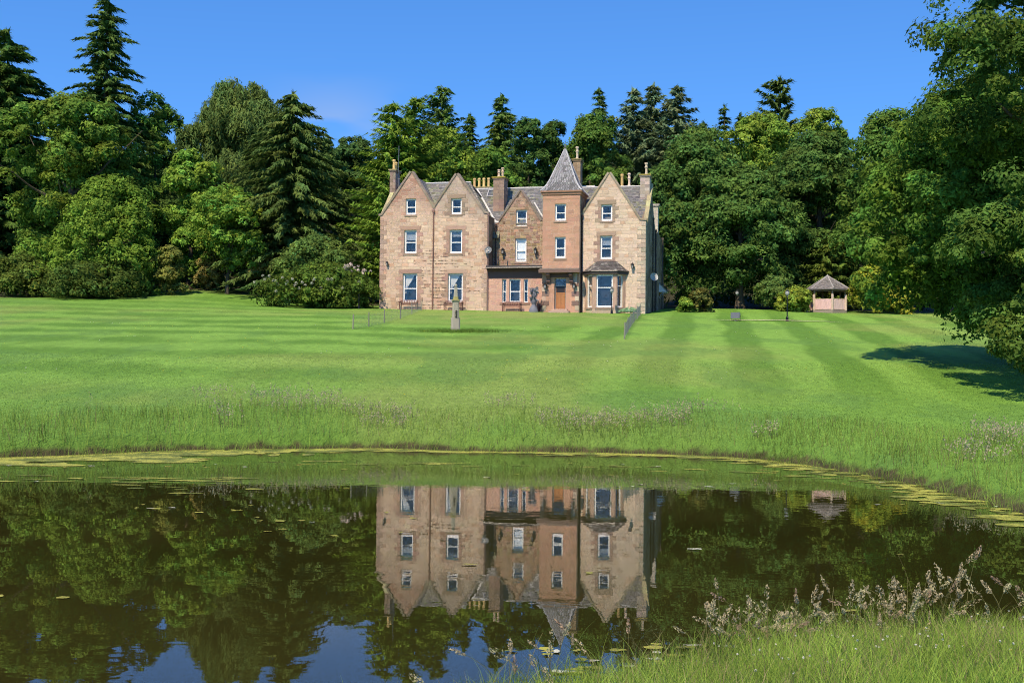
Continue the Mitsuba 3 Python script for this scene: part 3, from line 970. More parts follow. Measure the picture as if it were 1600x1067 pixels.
for (l0, l1, t0, t1) in zip(low[:-1], low[1:], top[:-1], top[1:]):
    l0, l1, t0, t1 = (np.array([x[0], z, x[1]]) for x, z in ((l0, 10.64), (l1, 10.64), (t0, 11.52), (t1, 11.52)))
    for i in range(7):
        f0, f1 = i / 7, (i + 1) / 7
        A0, B0, A1, B1 = l0 + (t0 - l0) * f0, l1 + (t1 - l1) * f0, l0 + (t0 - l0) * f1, l1 + (t1 - l1) * f1
        n = max(1, int(np.linalg.norm(B0 - A0) / .26))
        for j in range(n):
            a, b = (j + .03) / n, (j + .97) / n
            up = np.array([0, .02 + .015 * r.random(), -.012])
            sm.add(hf(np.array([A0 + (B0 - A0) * a + up, A0 + (B0 - A0) * b + up, A1 + (B1 - A1) * b, A1 + (B1 - A1) * a])), [[0, 1, 2, 3]],
                   vary((.12, .11, .105) if r.random() > .2 else (.24, .23, .21), r, .16))
kk = sm.put(f'{bk}__slates', 'vcol')
labels[kk] = {'kind': 'stuff'}
m = MB().tube(np.array([hpt(u, v - .05, 10.60) for u, v in low]), .06, 8, (.05, .04, .04))
m.put(f'{bk}__gutter', 'paint')

# porch: hood, brackets, door
m = MB()
m.box(2.62, 6.18, 10.46, 10.74, -.75, .02, FT, (.19, .13, .11)).box(2.70, 6.10, 10.74, 10.84, -.68, .02, FT, (.26, .21, .17))
m.put(f'{HOUSE}__porch_hood', 'stone')
MB().box(3.35, 5.42, 10.1, 10.44, -.14, .02, FT, (.14, .09, .08)).put(f'{HOUSE}__lintel', 'stone')
for a in (3.38, 5.36):
    m = MB()
    m.prism([(-.02, 9.62), (-.16, 9.62), (-.25, 9.75), (-.22, 9.92), (-.45, 10.18), (-.60, 10.25), (-.60, 10.44), (-.02, 10.44)], a - .15, a + .15, lambda p: FT(np.stack([p[:, 2], p[:, 1], p[:, 0]], 1)), (.17, .105, .09))
    m.put(f'{HOUSE}__bracket', 'stone')
MB().box(5.50, 5.84, 9.55, 10.44, -.10, .0, FT, (.50, .42, .34)).put(f'{HOUSE}__pale_block', 'stone')
m = MB()
d0, d1, d2, d3 = DOOR
cr = .26
m.box(d0, d0 + .09, d1, d3, cr, cr + .12, FT, (.26, .25, .24)).box(d1 * 0 + d2 - .09, d2, d1, d3, cr, cr + .12, FT, (.26, .25, .24))
m.box(d0 + .09, d2 - .09, d3 - .08, d3, cr, cr + .12, FT, (.45, .45, .44)).box(d0 + .09, d2 - .09, 9.38, 9.46, cr, cr + .12, FT, (.45, .45, .44))
dk = m.put(f'{HOUSE}__front_door', 'paint')
labels[dk] = {'label': 'varnished orange wooden front door with glazed top'}
OAK = (.35, .15, .05)
m = MB()
m.box(d0 + .09, d2 - .09, d1 + .0, 7.62, cr + .03, cr + .09, FT, OAK).box(d0 + .09, d2 - .09, 8.70, 8.84, cr + .03, cr + .09, FT, OAK)
m.box(d0 + .09, d0 + .21, 7.62, 8.70, cr + .03, cr + .09, FT, OAK).box(d2 - .21, d2 - .09, 7.62, 8.70, cr + .03, cr + .09, FT, OAK)
m.box((d0 + d2) / 2 - .05, (d0 + d2) / 2 + .05, 7.62, 8.70, cr + .03, cr + .09, FT, OAK)
m.box(d0 + .21, (d0 + d2) / 2 - .05, 7.62, 8.70, cr + .05, cr + .08, FT, (.39, .175, .06)).box((d0 + d2) / 2 + .05, d2 - .21, 7.62, 8.70, cr + .05, cr + .08, FT, (.39, .175, .06))
m.box(d0 + .09, d0 + .19, 8.84, 9.38, cr + .03, cr + .09, FT, (.10, .05, .03)).box(d2 - .19, d2 - .09, 8.84, 9.38, cr + .03, cr + .09, FT, (.10, .05, .03))
m.put(f'{dk}__leaf', 'paint')
MB().box(d0 + .19, d2 - .19, 8.84, 9.38, cr + .05, cr + .07, FT, (.025, .018, .015)).put(f'{dk}__dark_pane', 'paint')
MB().add(FT(np.array([[d0 + .09, 9.46, cr + .05], [d2 - .09, 9.46, cr + .05], [d2 - .09, d3 - .08, cr + .05], [d0 + .09, d3 - .08, cr + .05]])), [[0, 1, 2, 3]]).put(f'{dk}__pane', 'glass')
MB().box(d0, d2, d1, d3, .8, .84, FT, (.04, .05, .06)).put(f'{dk}__hall', 'vcol')
MB().lathe([(0, -.04), (.035, -.02), (.035, .02), (0, .04)], FT(np.array([[d2 - .15, 8.55, cr - .02]]))[0], 8, (.5, .4, .15)).put(f'{dk}__knob', 'metal')
m = MB()
m.box(3.5, 5.25, 6.5, 7.22, -.75, -.05, FT, (.46, .33, .26)).box(3.7, 5.05, 7.22, 7.39, -.40, .3, FT, (.48, .35, .27))
m.put(f'{HOUSE}__doorstep', 'stone')

# downpipes
for u_, v_, z0, z1, c in ((-7.22, -.09, 7.0, 16.0, (.22, .12, .085)), (-2.22, -.02, 7.0, 15.6, (.20, .13, .11)), (6.10, -.12, 6.9, 15.3, (.05, .03, .03)), (2.72, -1.0 + .9, 11.3, 15.2, (.05, .03, .03)), (-2.05, 1.95, 11.2, 14.9, (.04, .03, .03)),
                          (11.62, 7.3, 6.9, 14.8, (.04, .035, .035)), (11.62, 5.2, 6.9, 15.6, (.05, .045, .04)), (11.78, 12.2, 6.9, 14.6, (.10, .08, .07))):
    k = MB().tube(np.array([hpt(u_, v_, z0), hpt(u_, v_, z1)]), .055, 8, c)
    k.box(u_ - .10, u_ + .10, z1, z1 + .22, v_ - .09, v_ + .09, lambda p: hf(p), c)
    k.put(f'{HOUSE}__downpipe', 'paint')
# side canopy and side door on the shaded end wall
m = MB()
for v_ in (9.6, 10.75):
    m.prism([(11.72, 9.52), (12.42, 9.52), (12.42, 9.60), (11.72, 10.32)], v_, v_ + .05, lambda p: hf(p), (.80, .80, .80))
m.add(hf(np.array([[11.70, 10.36, 9.5], [12.50, 9.60, 9.5], [12.50, 9.60, 10.9], [11.70, 10.36, 10.9], [11.70, 10.42, 9.5], [12.50, 9.66, 9.5], [12.50, 9.66, 10.9], [11.70, 10.42, 10.9]])),
      [[0, 1, 2, 3], [4, 5, 6, 7], [0, 1, 5, 4], [1, 2, 6, 5], [2, 3, 7, 6]], (.16, .16, .17))
ck = m.put(f'{HOUSE}__side_canopy', 'paint')
labels[ck] = {'label': 'small white sided canopy over the side door'}
m = MB()
for v_ in (9.65, 10.75):
    m.tube(np.array([hpt(11.74, v_, 8.9), hpt(11.85, v_, 9.2), hpt(12.05, v_, 9.42), hpt(12.35, v_, 9.5)]), .035, 6, (.45, .45, .45))
m.put(f'{ck}__bracket', 'paint')
MB().box(11.50, 11.60, 7.0, 9.45, 9.68, 10.74, lambda p: hf(p), (.10, .035, .025)).put(f'{HOUSE}__side_door', 'paint')
MB().box(11.55, 12.6, 6.6, 7.12, 9.3, 11.2, lambda p: hf(p), (.35, .31, .27)).put(f'{HOUSE}__side_step', 'stone')

# ------------------------------------------------------------------ things fixed to or standing by the house
BLACK = (.018, .018, .02)


def wall_lantern(u, v, z, label, s=1.0):
    k = free('wall_lantern')
    lab(k, label, 'lantern', 'black lanterns on the house front')
    o = hpt(u, v, z)
    fr = lambda p: hf(np.asarray(p, float) * s + np.array([u, z, v]))
    MB().box(-.05, .05, -.10, .14, -.05, .0, fr, BLACK).tube([[0, .08, -.03], [0, .20, -.12], [0, .17, -.2]], .018, 6, BLACK, fr).put(f'{k}__bracket', 'paint')
    m = MB()
    for sx, sv in ((-1, -1), (1, -1), (1, 1), (-1, 1)):
        m.tube([[sx * .06, -.22, -.2 + sv * .06], [sx * .10, .04, -.2 + sv * .10]], .012, 4, BLACK, fr)
    m.box(-.07, .07, -.25, -.22, -.27, -.13, fr, BLACK)
    m.add(fr(np.array([[-.13, .04, -.33], [.13, .04, -.33], [.13, .04, -.07], [-.13, .04, -.07], [0, .17, -.2]])), [[0, 1, 4, 4], [1, 2, 4, 4], [2, 3, 4, 4], [3, 0, 4, 4], [0, 1, 2, 3]], BLACK)
    m.put(f'{k}__cage', 'paint')
    MB().box(-.055, .055, -.2, .02, -.255, -.145, fr, (.25, .25, .24)).put(f'{k}__glass', 'paint')


wall_lantern(-11.45, -.03, 11.55, 'black lantern on the twin gabled front beside its outer corner', .95)
wall_lantern(-1.35, 2.05, 12.75, 'black lantern between the shaded return wall and the blind window', 1.35)
wall_lantern(1.62, 2.05, 12.75, 'black lantern between the blind window and the red tower', 1.35)
wall_lantern(3.12, -.95, 9.45, 'black lantern left of the orange front door', 1.35)
wall_lantern(5.62, -.95, 9.45, 'black lantern right of the orange front door', 1.35)
wall_lantern(10.45, -.03, 11.15, 'black lantern between the bay window roof and the end wall', 1.2)


def dish(o, yaw, tilt, rad, col, label):
    k = free('satellite_dish')
    lab(k, label, 'satellite dish')
    a = np.linspace(0, 1, 7)
    m = MB()
    m.lathe([(rad * t, .22 * rad * t * t) for t in a] + [(rad, .22 * rad - .015), (.0, -.02)], (0, 0, 0), 20, col)
    ct, st = math.cos(tilt), math.sin(tilt)
    Rx = np.array([[1, 0, 0], [0, 0, -1], [0, 1, 0]])   # axis z -> -y
    cy, sy = math.cos(yaw), math.sin(yaw)
    Rt = np.array([[1, 0, 0], [0, ct, -st], [0, st, ct]])
    Rz = np.array([[cy, -sy, 0], [sy, cy, 0], [0, 0, 1]])
    M = Rz @ Rt.T @ Rx
    fr = lambda p: np.asarray(p, float) @ M.T + o
    v = np.vstack(m.v)
    m.v = [fr(v)]
    m.put(f'{k}__reflector', 'paint', smooth=False)
    MB().tube(fr(np.array([[0, -rad * .95, .12 * rad], [0, -rad * .5, .75 * rad], [0, 0, .8 * rad]])), .02, 6, (.2, .2, .2)).tube(fr(np.array([[0, 0, .72 * rad], [0, 0, .9 * rad]])), .05, 8, (.35, .35, .35)).put(f'{k}__feed_arm', 'paint')
    MB().tube(fr(np.array([[0, 0, -.02], [0, -.05, -.25], [0.02, .15, -.4]])), .03, 6, (.15, .15, .15)).put(f'{k}__mount', 'paint')


dish(hpt(-2.15, -.25, 12.55), -.25, .35, .33, (.17, .18, .18), 'grey satellite dish on the corner of the twin gabled front')
dish(hpt(11.98, 2.6, 10.35), .25, .25, .36, (.40, .41, .41), 'pale satellite dish on the shaded end wall')
k = 'aerial_mast'
lab(k, 'thin tall aerial mast beside the slim end chimney', 'aerial')
o = hpt(-11.55, 3.0, 17.6)
MB().tube([o, o + [0, 0, 5.0]], [.035, .018], 6, (.30, .30, .30)).put(f'{k}__pole', 'metal')
MB().tube([o + [-.25, 0, 2.0], o + [.2, 0, 2.0]], .02, 5, (.3, .3, .3)).put(f'{k}__stay', 'metal')


def bench(u, v, label):
    k = free('garden_bench')
    lab(k, label, 'bench', 'dark wooden benches along the house front')
    p0 = hpt(u, v, 0)
    z0 = gz(p0[0], p0[1])
    fr = lambda p: hf(np.asarray(p, float)[:, [0, 1, 2]] + np.array([u, z0, v]))
    W_ = (.16, .075, .060)
    for s in (-1, 1):
        for vv, hgt in ((-.28, .64), (.24, .86)):
            MB().box(s * .76 - .035, s * .76 + .035, -.1, hgt, vv - .035, vv + .035, fr, W_).put(f'{k}__leg', 'vcol')
        MB().box(s * .76 - .045, s * .76 + .045, .64, .69, -.33, .24, fr, W_).put(f'{k}__armrest', 'vcol')
    for i in range(5):
        MB().box(-.72, .72, .43, .46, -.29 + i * .115, -.29 + i * .115 + .095, fr, vary((.24, .125, .115), rng(i + int(u * 10) + 500), .06)).put(f'{k}__slat', 'vcol')
    MB().box(-.72, .72, .80, .87, .215, .26, fr, (.25, .14, .13)).box(-.72, .72, .52, .57, .215, .26, fr, W_).put(f'{k}__back_rail', 'vcol')
    for i in range(9):
        MB().box(-.66 + i * .155, -.60 + i * .155, .57, .80, .225, .25, fr, W_).put(f'{k}__back_slat', 'vcol')


bench(-9.2, -.75, 'dark brown bench under the curtained window nearest the house corner')
bench(-5.1, -.75, 'dark brown bench under the window behind the stone obelisk')
bench(.12, -.70, 'dark brown bench under the triple window of the pink front room')

# ------------------------------------------------------------------ foliage
def cards(P, N, Ln, Wd, r, tangent=None, fold=.12):
    """Rhombic leaves: centres P, normals N, length and width; two triangles each, slightly folded."""
    n = len(P)
    N = N / (np.linalg.norm(N, axis=1, keepdims=True) + 1e-9)
    if tangent is None:
        tangent = r.standard_normal((n, 3))
    t = tangent - (tangent * N).sum(1, keepdims=True) * N
    t /= np.linalg.norm(t, axis=1, keepdims=True) + 1e-9
    b = np.cross(N, t)
    Ln, Wd = (np.broadcast_to(x, (n,))[:, None] for x in (Ln, Wd))
    up = N * Wd * fold
    v = np.stack([P - t * Ln / 2, P + b * Wd / 2 + up, P + t * Ln / 2, P - b * Wd / 2 + up], 1).reshape(-1, 3)
    i = np.arange(n)[:, None] * 4
    f = np.concatenate([i + [0, 1, 2], i + [0, 2, 3]], 1).reshape(-1, 3)
    return v, f


def tris(P, N, Ln, Wd, r, tangent=None):
    """Small single triangle leaves."""
    n = len(P)
    N = N / (np.linalg.norm(N, axis=1, keepdims=True) + 1e-9)
    if tangent is None:
        tangent = r.standard_normal((n, 3))
    t = tangent - (tangent * N).sum(1, keepdims=True) * N
    t /= np.linalg.norm(t, axis=1, keepdims=True) + 1e-9
    b = np.cross(N, t)
    Ln, Wd = (np.broadcast_to(x, (n,))[:, None] for x in (Ln, Wd))
    v = np.stack([P - t * Ln * .4 + b * Wd * .5, P + t * Ln * .6, P - t * Ln * .4 - b * Wd * .5], 1).reshape(-1, 3)
    return v, np.arange(3 * n).reshape(-1, 3)


def unit(a):
    return a / (np.linalg.norm(a, axis=1, keepdims=True) + 1e-9)


def leaf_colors(base, clump_id, nclump, r, clump_amp=.22, leaf_amp=.22, yellow=.10):
    """Colours of leaves: each spray of leaves and each leaf a little lighter, darker or yellower than the next."""
    g = 1 + clump_amp * r.standard_normal(nclump)
    ye = yellow * r.standard_normal(nclump)
    k = np.clip(g[clump_id] * (1 + leaf_amp * r.standard_normal(len(clump_id))), .35, 2.0)
    c = np.asarray(base)[None] * np.array([2.0, 2.16, 1.3]) * k[:, None]
    y = ye[clump_id] + .05 * r.standard_normal(len(clump_id))
    c[:, 0] *= 1 + y
    c[:, 2] *= 1 - .6 * y
    return np.clip(c, .004, .6)


def trunk(key, x, y, z0, z1, r0, seed, limbs=(), lean=.02):
    r = rng(seed)
    m = MB()
    n = 9
    t = np.linspace(0, 1, n)
    wob = np.cumsum(r.normal(0, lean, (n, 2)), 0) * (z1 - z0) * .25
    pts = np.c_[x + wob[:, 0], y + wob[:, 1], z0 - .3 + (z1 - z0 + .3) * t]
    rad = r0 * (1.0 - .75 * t) + r0 * .5 * np.exp(-t * 14)
    m.tube(pts, rad, 9)
    for (tt, az, ln, rise) in limbs:
        i = min(int(tt * (n - 1)), n - 2)
        p = pts[i]
        q = np.linspace(0, 1, 6)[:, None]
        d = np.array([math.cos(az), math.sin(az), 0])
        lp = p + d * ln * q + np.array([0, 0, 1]) * (rise * q + .0) * ln + r.normal(0, .03 * ln, (6, 3)) * q
        m.tube(lp, np.linspace(rad[i] * .55, rad[i] * .08, 6), 6)
    return m.put(f'{key}__trunk', 'bark', smooth=40)


def broadleaf(name, label, cat, x, y, R, zlow, ztop, col, n=16000, leaf=.30, seed=1, trunk_r=.35, group=None, clump=.17, lobes=9, flat=.0, weep=0., yellow=.10, ry=None, dome=.36,
              base=None, parts='crown', limb=True, squash=.8, extra=None, skew=(0, 0), amp=.22, trunk_at=None, boughs=()):
    """A crown of big lobes, each covered with sprays of leaves."""
    k = free(name)
    lab(k, label, cat, group)
    r = rng(seed)
    Hc = ztop - zlow
    ry = ry or R
    nC = int(max(30, 26 * lobes))
    # lobes spread through the crown's volume
    L0 = []
    for i in range(lobes):
        t = (i + .5) / lobes
        t = t ** .85
        rad = math.sqrt(max(0, 1 - ((t - dome) / (1 - dome)) ** 2)) if t > dome else .72 + .28 * math.sqrt(t / dome)
        az = i * 2.39996 + r.normal(0, .3)
        ro = rad * (.50 + .16 * r.random()) * (1 if t < .9 else .4)
        L0.append([ro * math.cos(az) + skew[0] * t, ro * math.sin(az) + skew[1] * t, t, (.40 + .14 * r.random()) * (1 - .25 * max(0, t - .6) / .4)])
    L0.append([0, 0, .5, .55])
    L0.append([skew[0], skew[1], .80, .30])
    for bx, by, bz, br in boughs:          # single boughs reaching out of the crown, in metres
        L0.append([(bx - x) / R, (by - y) / ry, (bz - zlow) / Hc, br / R])
    L0 = np.array(L0)
    # sprays on the lobes' surfaces
    cl = []
    per = nC * 2 // len(L0) + 1
    for lx, ly, lt, lr in L0:
        d = unit(r.standard_normal((per, 3)))
        d[:, 2] = np.where(d[:, 2] < -.55, -d[:, 2], d[:, 2])
        rr_ = lr * (.86 + .28 * meshkit.noise(d * 2.2 + lx * 7, seed))
        px = x + (lx + d[:, 0] * rr_) * R
        py = y + (ly + d[:, 1] * rr_) * ry
        pz = zlow + Hc * lt + d[:, 2] * rr_ * min(R, Hc * .62) * .9
        cl.append(np.c_[px, py, pz, d])
    cl = np.vstack(cl)
    cl = cl[(cl[:, 2] > zlow - .02 * Hc)]
    # drop sprays deep inside another lobe
    q = np.c_[(cl[:, 0] - x) / R, (cl[:, 1] - y) / ry]
    depth = np.zeros(len(cl))
    for lx, ly, lt, lr in L0:
        dd = np.sqrt((q[:, 0] - lx) ** 2 + (q[:, 1] - ly) ** 2 + ((cl[:, 2] - zlow - Hc * lt) / (min(R, Hc * .62) * .9)) ** 2)
        depth = np.maximum(depth, lr - dd)
    cl = cl[depth < .24]
    near = cKDTree(cl[:, :3]).query(cl[:, :3], k=13)[0][:, 12]
    cl = cl[near < 2.7 * clump * min(R, 5.0) + .25 * leaf]
    # fit the sprays to the crown's intended top, bottom and sides
    cr_ = clump * min(R, 5.0) * 1.0
    zmax = cl[:, 2].max() + cr_ * .6
    cl[:, 2] = zlow + (cl[:, 2] - zlow) * (ztop - zlow) / (zmax - zlow)
    m_ = len(cl)
    per = max(6, int(n * 2.25) // m_)
    cid = np.repeat(np.arange(m_), per)
    rad = cr_ * np.clip(1 + .35 * r.standard_normal(m_), .5, 1.8)
    out = cl[cid, 3:6]
    d = unit(r.standard_normal((len(cid), 3)) + .75 * out + np.array([0, 0, .35]))
    P = cl[cid, :3] + d * (rad[cid] * (.45 + .6 * r.random(len(cid)) ** .7))[:, None] * np.array([1, 1, squash])
    tan = None
    if weep:
        hang = rad[cid] * weep * r.random(len(cid)) ** 1.3
        P[:, 2] -= hang
        tan = r.standard_normal((len(cid), 3)) * .45 + np.array([0, 0, -1.])
    N = d + np.array([0, 0, .35 if not weep else .05]) + .33 * r.standard_normal((len(cid), 3))
    s = .80 * leaf * np.clip(1 + .3 * r.standard_normal(len(cid)), .5, 1.7)
    v, f = tris(P, N, s * (1.25 if not weep else 1.9), s * (.85 if not weep else .5), r, tan)
    g0 = base if base is not None else gz(x, y)
    v[:, 2] = np.maximum(v[:, 2], g0 - .05)
    c = leaf_colors(col, cid, m_, r, amp, .15, yellow)
    if trunk_r:
        limbs = [(.35 + .06 * i, i * 2.4 + r.random(), R * (.55 + .3 * r.random()), .5 + .4 * r.random()) for i in range(7)] if limb else ()
        tx, ty = trunk_at or (x, y)
        trunk(k, tx, ty, g0, zlow + Hc * .8, trunk_r, seed, limbs)
    mb = MB().add(v, f, np.repeat(c, 3, 0))
    kk = mb.put(f'{k}__{parts}', 'leaf')
    if extra:
        extra(k, cl, rad, r)
    return k


def conifer(name, label, x, y, R, zlow, ztop, col, seed=1, n_whorl=None, power=.9, droop=.35, rise=.12, spray=.55, dens=1.0, group=None, hang=.25, sparse=0., trunk_r=None, per_whorl=7, wid=.32, lean=(0, 0), base=None, jag=.3):
    """A conifer: whorls of branches whose length follows the crown's outline, each branch set with hanging sprays of needles."""
    k = free(name)
    lab(k, label, 'tree', group)
    r = rng(seed)
    g0 = base if base is not None else gz(x, y)
    Hc = ztop - zlow
    n_whorl = n_whorl or int(max(12, Hc / .55))
    trunk_r = trunk_r or max(.16, .018 * (ztop - g0))
    P, N, TN, S, CID = [], [], [], [], []
    bm = MB()
    nb = 0
    for i in range(n_whorl):
        t = (i + .5 * r.random()) / n_whorl
        z = zlow + Hc * t
        for j in range(per_whorl if t < .85 else 5):
            if r.random() < sparse * .5:
                continue
            az = j * 2 * math.pi / per_whorl + i * 1.1 + r.normal(0, .25)
            ln = R * (1 - t) ** power * np.clip(1 + jag * r.standard_normal(), .45, 1.45) + .25
            if r.random() < sparse:
                ln *= .6
            ns = max(4, int(ln / .30 * dens))
            s = (np.arange(ns) + r.random(ns)) / ns
            s = s ** .85
            dx, dy = math.cos(az), math.sin(az)
            cx_b = x + lean[0] * t * Hc
            cy_b = y + lean[1] * t * Hc
            zz = z + ln * (rise * s - droop * s ** 2 + .10 * s ** 4)
            p = np.c_[cx_b + dx * ln * s, cy_b + dy * ln * s, zz]
            for q in range(6):
                side = (-1, 1)[q % 2]
                a2 = az + side * (.55 + .35 * r.random(ns)) * (1 if q < 2 else .5 if q < 4 else .2)
                tn = np.c_[np.cos(a2), np.sin(a2), -hang - .35 * r.random(ns) - (.3 if q > 1 else 0)]
                ln2 = spray * (.6 + .7 * r.random(ns)) * (1 - .35 * s)
                P.append(p + tn * ln2[:, None] * .5 + r.normal(0, .05, (ns, 3)))
                TN.append(tn)
                N.append(np.c_[dx * .35 + r.normal(0, .35, ns), dy * .35 + r.normal(0, .35, ns), .75 + 0 * s])
                S.append(ln2)
                CID.append(np.full(ns, nb))
            nb += 1
    # leader
    P, N, TN, S, CID = np.vstack(P), np.vstack(N), np.vstack(TN), np.concatenate(S), np.concatenate(CID)
    nt = 40
    tz = ztop - r.random(nt) * .09 * Hc
    lx, ly = x + lean[0] * Hc, y + lean[1] * Hc
    P = np.vstack([P, np.c_[lx + r.normal(0, .12, nt), ly + r.normal(0, .12, nt), tz]])
    N = np.vstack([N, r.standard_normal((nt, 3))])
    TN = np.vstack([TN, np.c_[r.normal(0, .5, (nt, 2)), np.ones(nt)]])
    S = np.concatenate([S, np.full(nt, spray * .8)])
    CID = np.concatenate([CID, np.full(nt, nb)])
    v, f = tris(P, N, S * 1.35, S * wid * 1.4, r, TN)
    v[:, 2] = np.maximum(v[:, 2], g0 - .05)
    c = leaf_colors(col, CID, nb + 1, r, .18, .20, .08)
    MB().add(v, f, np.repeat(c, 3, 0)).put(f'{k}__crown', 'leaf')
    m = MB()
    m.tube(np.array([[x, y, g0 - .3], [x, y, g0 + .8], [(x + lx) / 2, (y + ly) / 2, (g0 + ztop) / 2], [lx, ly, ztop - .15]]), [trunk_r * 1.5, trunk_r, trunk_r * .6, .02], 8)
    m.put(f'{k}__trunk', 'bark', smooth=40)
    return k


DK, MID, LT = (.050, .085, .030), (.070, .122, .034), (.105, .165, .042)
YEL, GREYG, BLUE, YEW = (.118, .165, .042), (.082, .112, .050), (.088, .118, .098), (.060, .092, .026)
OLIVE, RUST = (.070, .092, .030), (.150, .120, .065)

# left wood
conifer('conifer_tree', 'dark cedar like conifer cut by the left edge of view', -64.3, 145.2, 10.3, 12.1, 44.5, DK, 101, power=.60, droop=.30, spray=0.98, per_whorl=10, dens=1.3, n_whorl=49)
conifer('conifer_tree', 'very tall spruce with drooping branches rising above the left wood', -58.9, 165.1, 9.1, 22.0, 56.5, (.062, .098, .040), 102, power=.78, droop=.42, rise=.18, spray=0.98, sparse=.18, n_whorl=44, hang=.5, jag=.35)
broadleaf('broadleaf_tree', 'huge rounded dark green tree behind the dome shaped yew', 'tree', -43.9, 115, 9.6, 9.6, 29.2, (.078, .118, .032), 34000, .32, 103, .55, lobes=20, clump=.17, yellow=.12)
broadleaf('broadleaf_tree', 'bright green tree peeping over the huge rounded tree at the spruce foot', 'tree', -53.7, 171.1, 5.4, 19.8, 42.4, MID, 13000, 0.368, 104, .35, lobes=10)
broadleaf('dome_tree', 'dense yellow green dome shaped yew rising from the shrubs', 'tree', -38.9, 110, 4.7, 8.2, 20.4, (.092, .140, .034), 22000, .25, 105, .3, lobes=22, clump=.15, dome=.05, limb=False, amp=.15, yellow=.05)
broadleaf('shrub', 'low olive rhododendron shrub at the far left lawn edge', 'shrub', -47.3, 111, 4.2, 8.6, 12.6, OLIVE, 8000, .24, 106, 0, lobes=9, clump=.17, amp=.3)
broadleaf('shrub', 'dark broad shrub in front of the dome shaped yew', 'shrub', -38.8, 107, 4.6, 8.0, 11.8, (.048, .070, .025), 9000, .24, 107, 0, lobes=10, clump=.17, amp=.3)
broadleaf('shrub', 'light green mound of shrub behind the olive rhododendron', 'shrub', -45.0, 113, 3.9, 9.0, 14.6, LT, 8000, .26, 108, 0, lobes=9, clump=.17)
broadleaf('shrub', 'reddish tinged shrub right of the dome shaped yew', 'shrub', -33.0, 110.5, 1.7, 8.7, 13.7, (.115, .120, .048), 4500, .22, 109, 0, lobes=7, amp=.3)
broadleaf('weeping_tree', 'great weeping tree with a hanging grey green crown', 'tree', -35.6, 148.8, 9.3, 12.9, 39.0, GREYG, 46000, 0.374, 110, .5, lobes=32, clump=.17, weep=1.7, yellow=.08, limb=False)
broadleaf('broadleaf_tree', 'fresh green tree at the foot of the great weeping tree', 'tree', -33.4, 119, 3.3, 10.8, 24.4, LT, 13000, .30, 111, .3, lobes=10)
conifer('conifer_tree', 'broad grey green spruce with layered drooping branches beside the weeping tree', -22.5, 117, 6.6, 10.5, 30.2, (.066, .094, .042), 112, power=.55, droop=.45, rise=.16, spray=.72, hang=.9, n_whorl=60, per_whorl=9, dens=1.25, jag=.55)
broadleaf('broadleaf_tree', 'shadowed dark tree in the hollow between the yew dome and the lone tree', 'tree', -37.2, 128, 4.2, 10.5, 20.5, (.045, .075, .028), 12000, .30, 163, .3, lobes=10)
broadleaf('small_tree', 'small young tree with a bare trunk standing alone on the lawn', 'tree', -28.1, 113, 4.2, 11.6, 19.9, (.110, .165, .042), 13000, .26, 113, .17, lobes=10, clump=.16, yellow=.14)
broadleaf('shrub', 'pinkish brown flowering shrub behind the small lone tree', 'shrub', -25.0, 115, 2.1, 9.6, 14.3, (.155, .125, .065), 5000, .22, 114, 0, lobes=7, amp=.35)
broadleaf('shrub', 'russet shrub left of the lone tree trunk', 'shrub', -30.4, 115, 1.6, 9.6, 13.6, RUST, 4000, .22, 115, 0, lobes=6, amp=.35)
broadleaf('shrub', 'large rounded grey green shrub behind the flowering rhododendron', 'shrub', -18.9, 110, 3.7, 8.6, 14.8, (.074, .112, .045), 11000, .22, 116, 0, lobes=10, clump=.16)


def blossoms(k, cl, rad, r):
    """Pink and cream flower heads over the bush."""
    m = MB()
    for x0, y0, z0, sc, n in ((-14.9, 102.4, 11.15, .75, 26), (-13.3, 102.2, 10.75, .35, 7), (-19.8, 99.9, 9.6, .9, 10), (-18.2, 99.6, 9.3, .8, 8), (-21.2, 100.6, 9.7, .6, 5), (-16.6, 99.4, 9.0, 1.2, 4)):
        c = np.c_[r.normal(x0, sc, n), r.normal(y0, sc * .4, n), r.normal(z0, sc * .35, n)]
        for p in c:
            d = unit(r.standard_normal((14, 3)) + [0, -.8, .5])
            v, f = cards(p + d * .13, d, .11, .10, r)
            m.add(v, f, vary((.64, .54, .48) if z0 > 10 else (.46, .46, .36), r, .12))
    kk = m.put(f'{k}__blossom', 'leaf')
    labels[kk] = {'label': 'pale pink flower heads'}


broadleaf('rhododendron_bush', 'wide dark rhododendron bush with pale pink blossoms beside the house', 'bush', -17.1, 103, 4.7, 7.5, 11.5, (.062, .092, .026), 15000, .22, 117, 0, lobes=14, clump=.15, extra=blossoms, ry=3.2, amp=.3)
broadleaf('broadleaf_tree', 'dark distant tree in the gap behind the rounded shrub', 'tree', -26.3, 187.6, 6.9, 15.8, 39.6, (.045, .078, .036), 15000, 0.422, 118, .35, lobes=12)
broadleaf('broadleaf_tree', 'paler distant tree top between the spruce and the dark tree', 'tree', -31.3, 189.9, 3.3, 25.0, 39.8, (.085, .120, .052), 7000, 0.381, 119, .25, lobes=8)
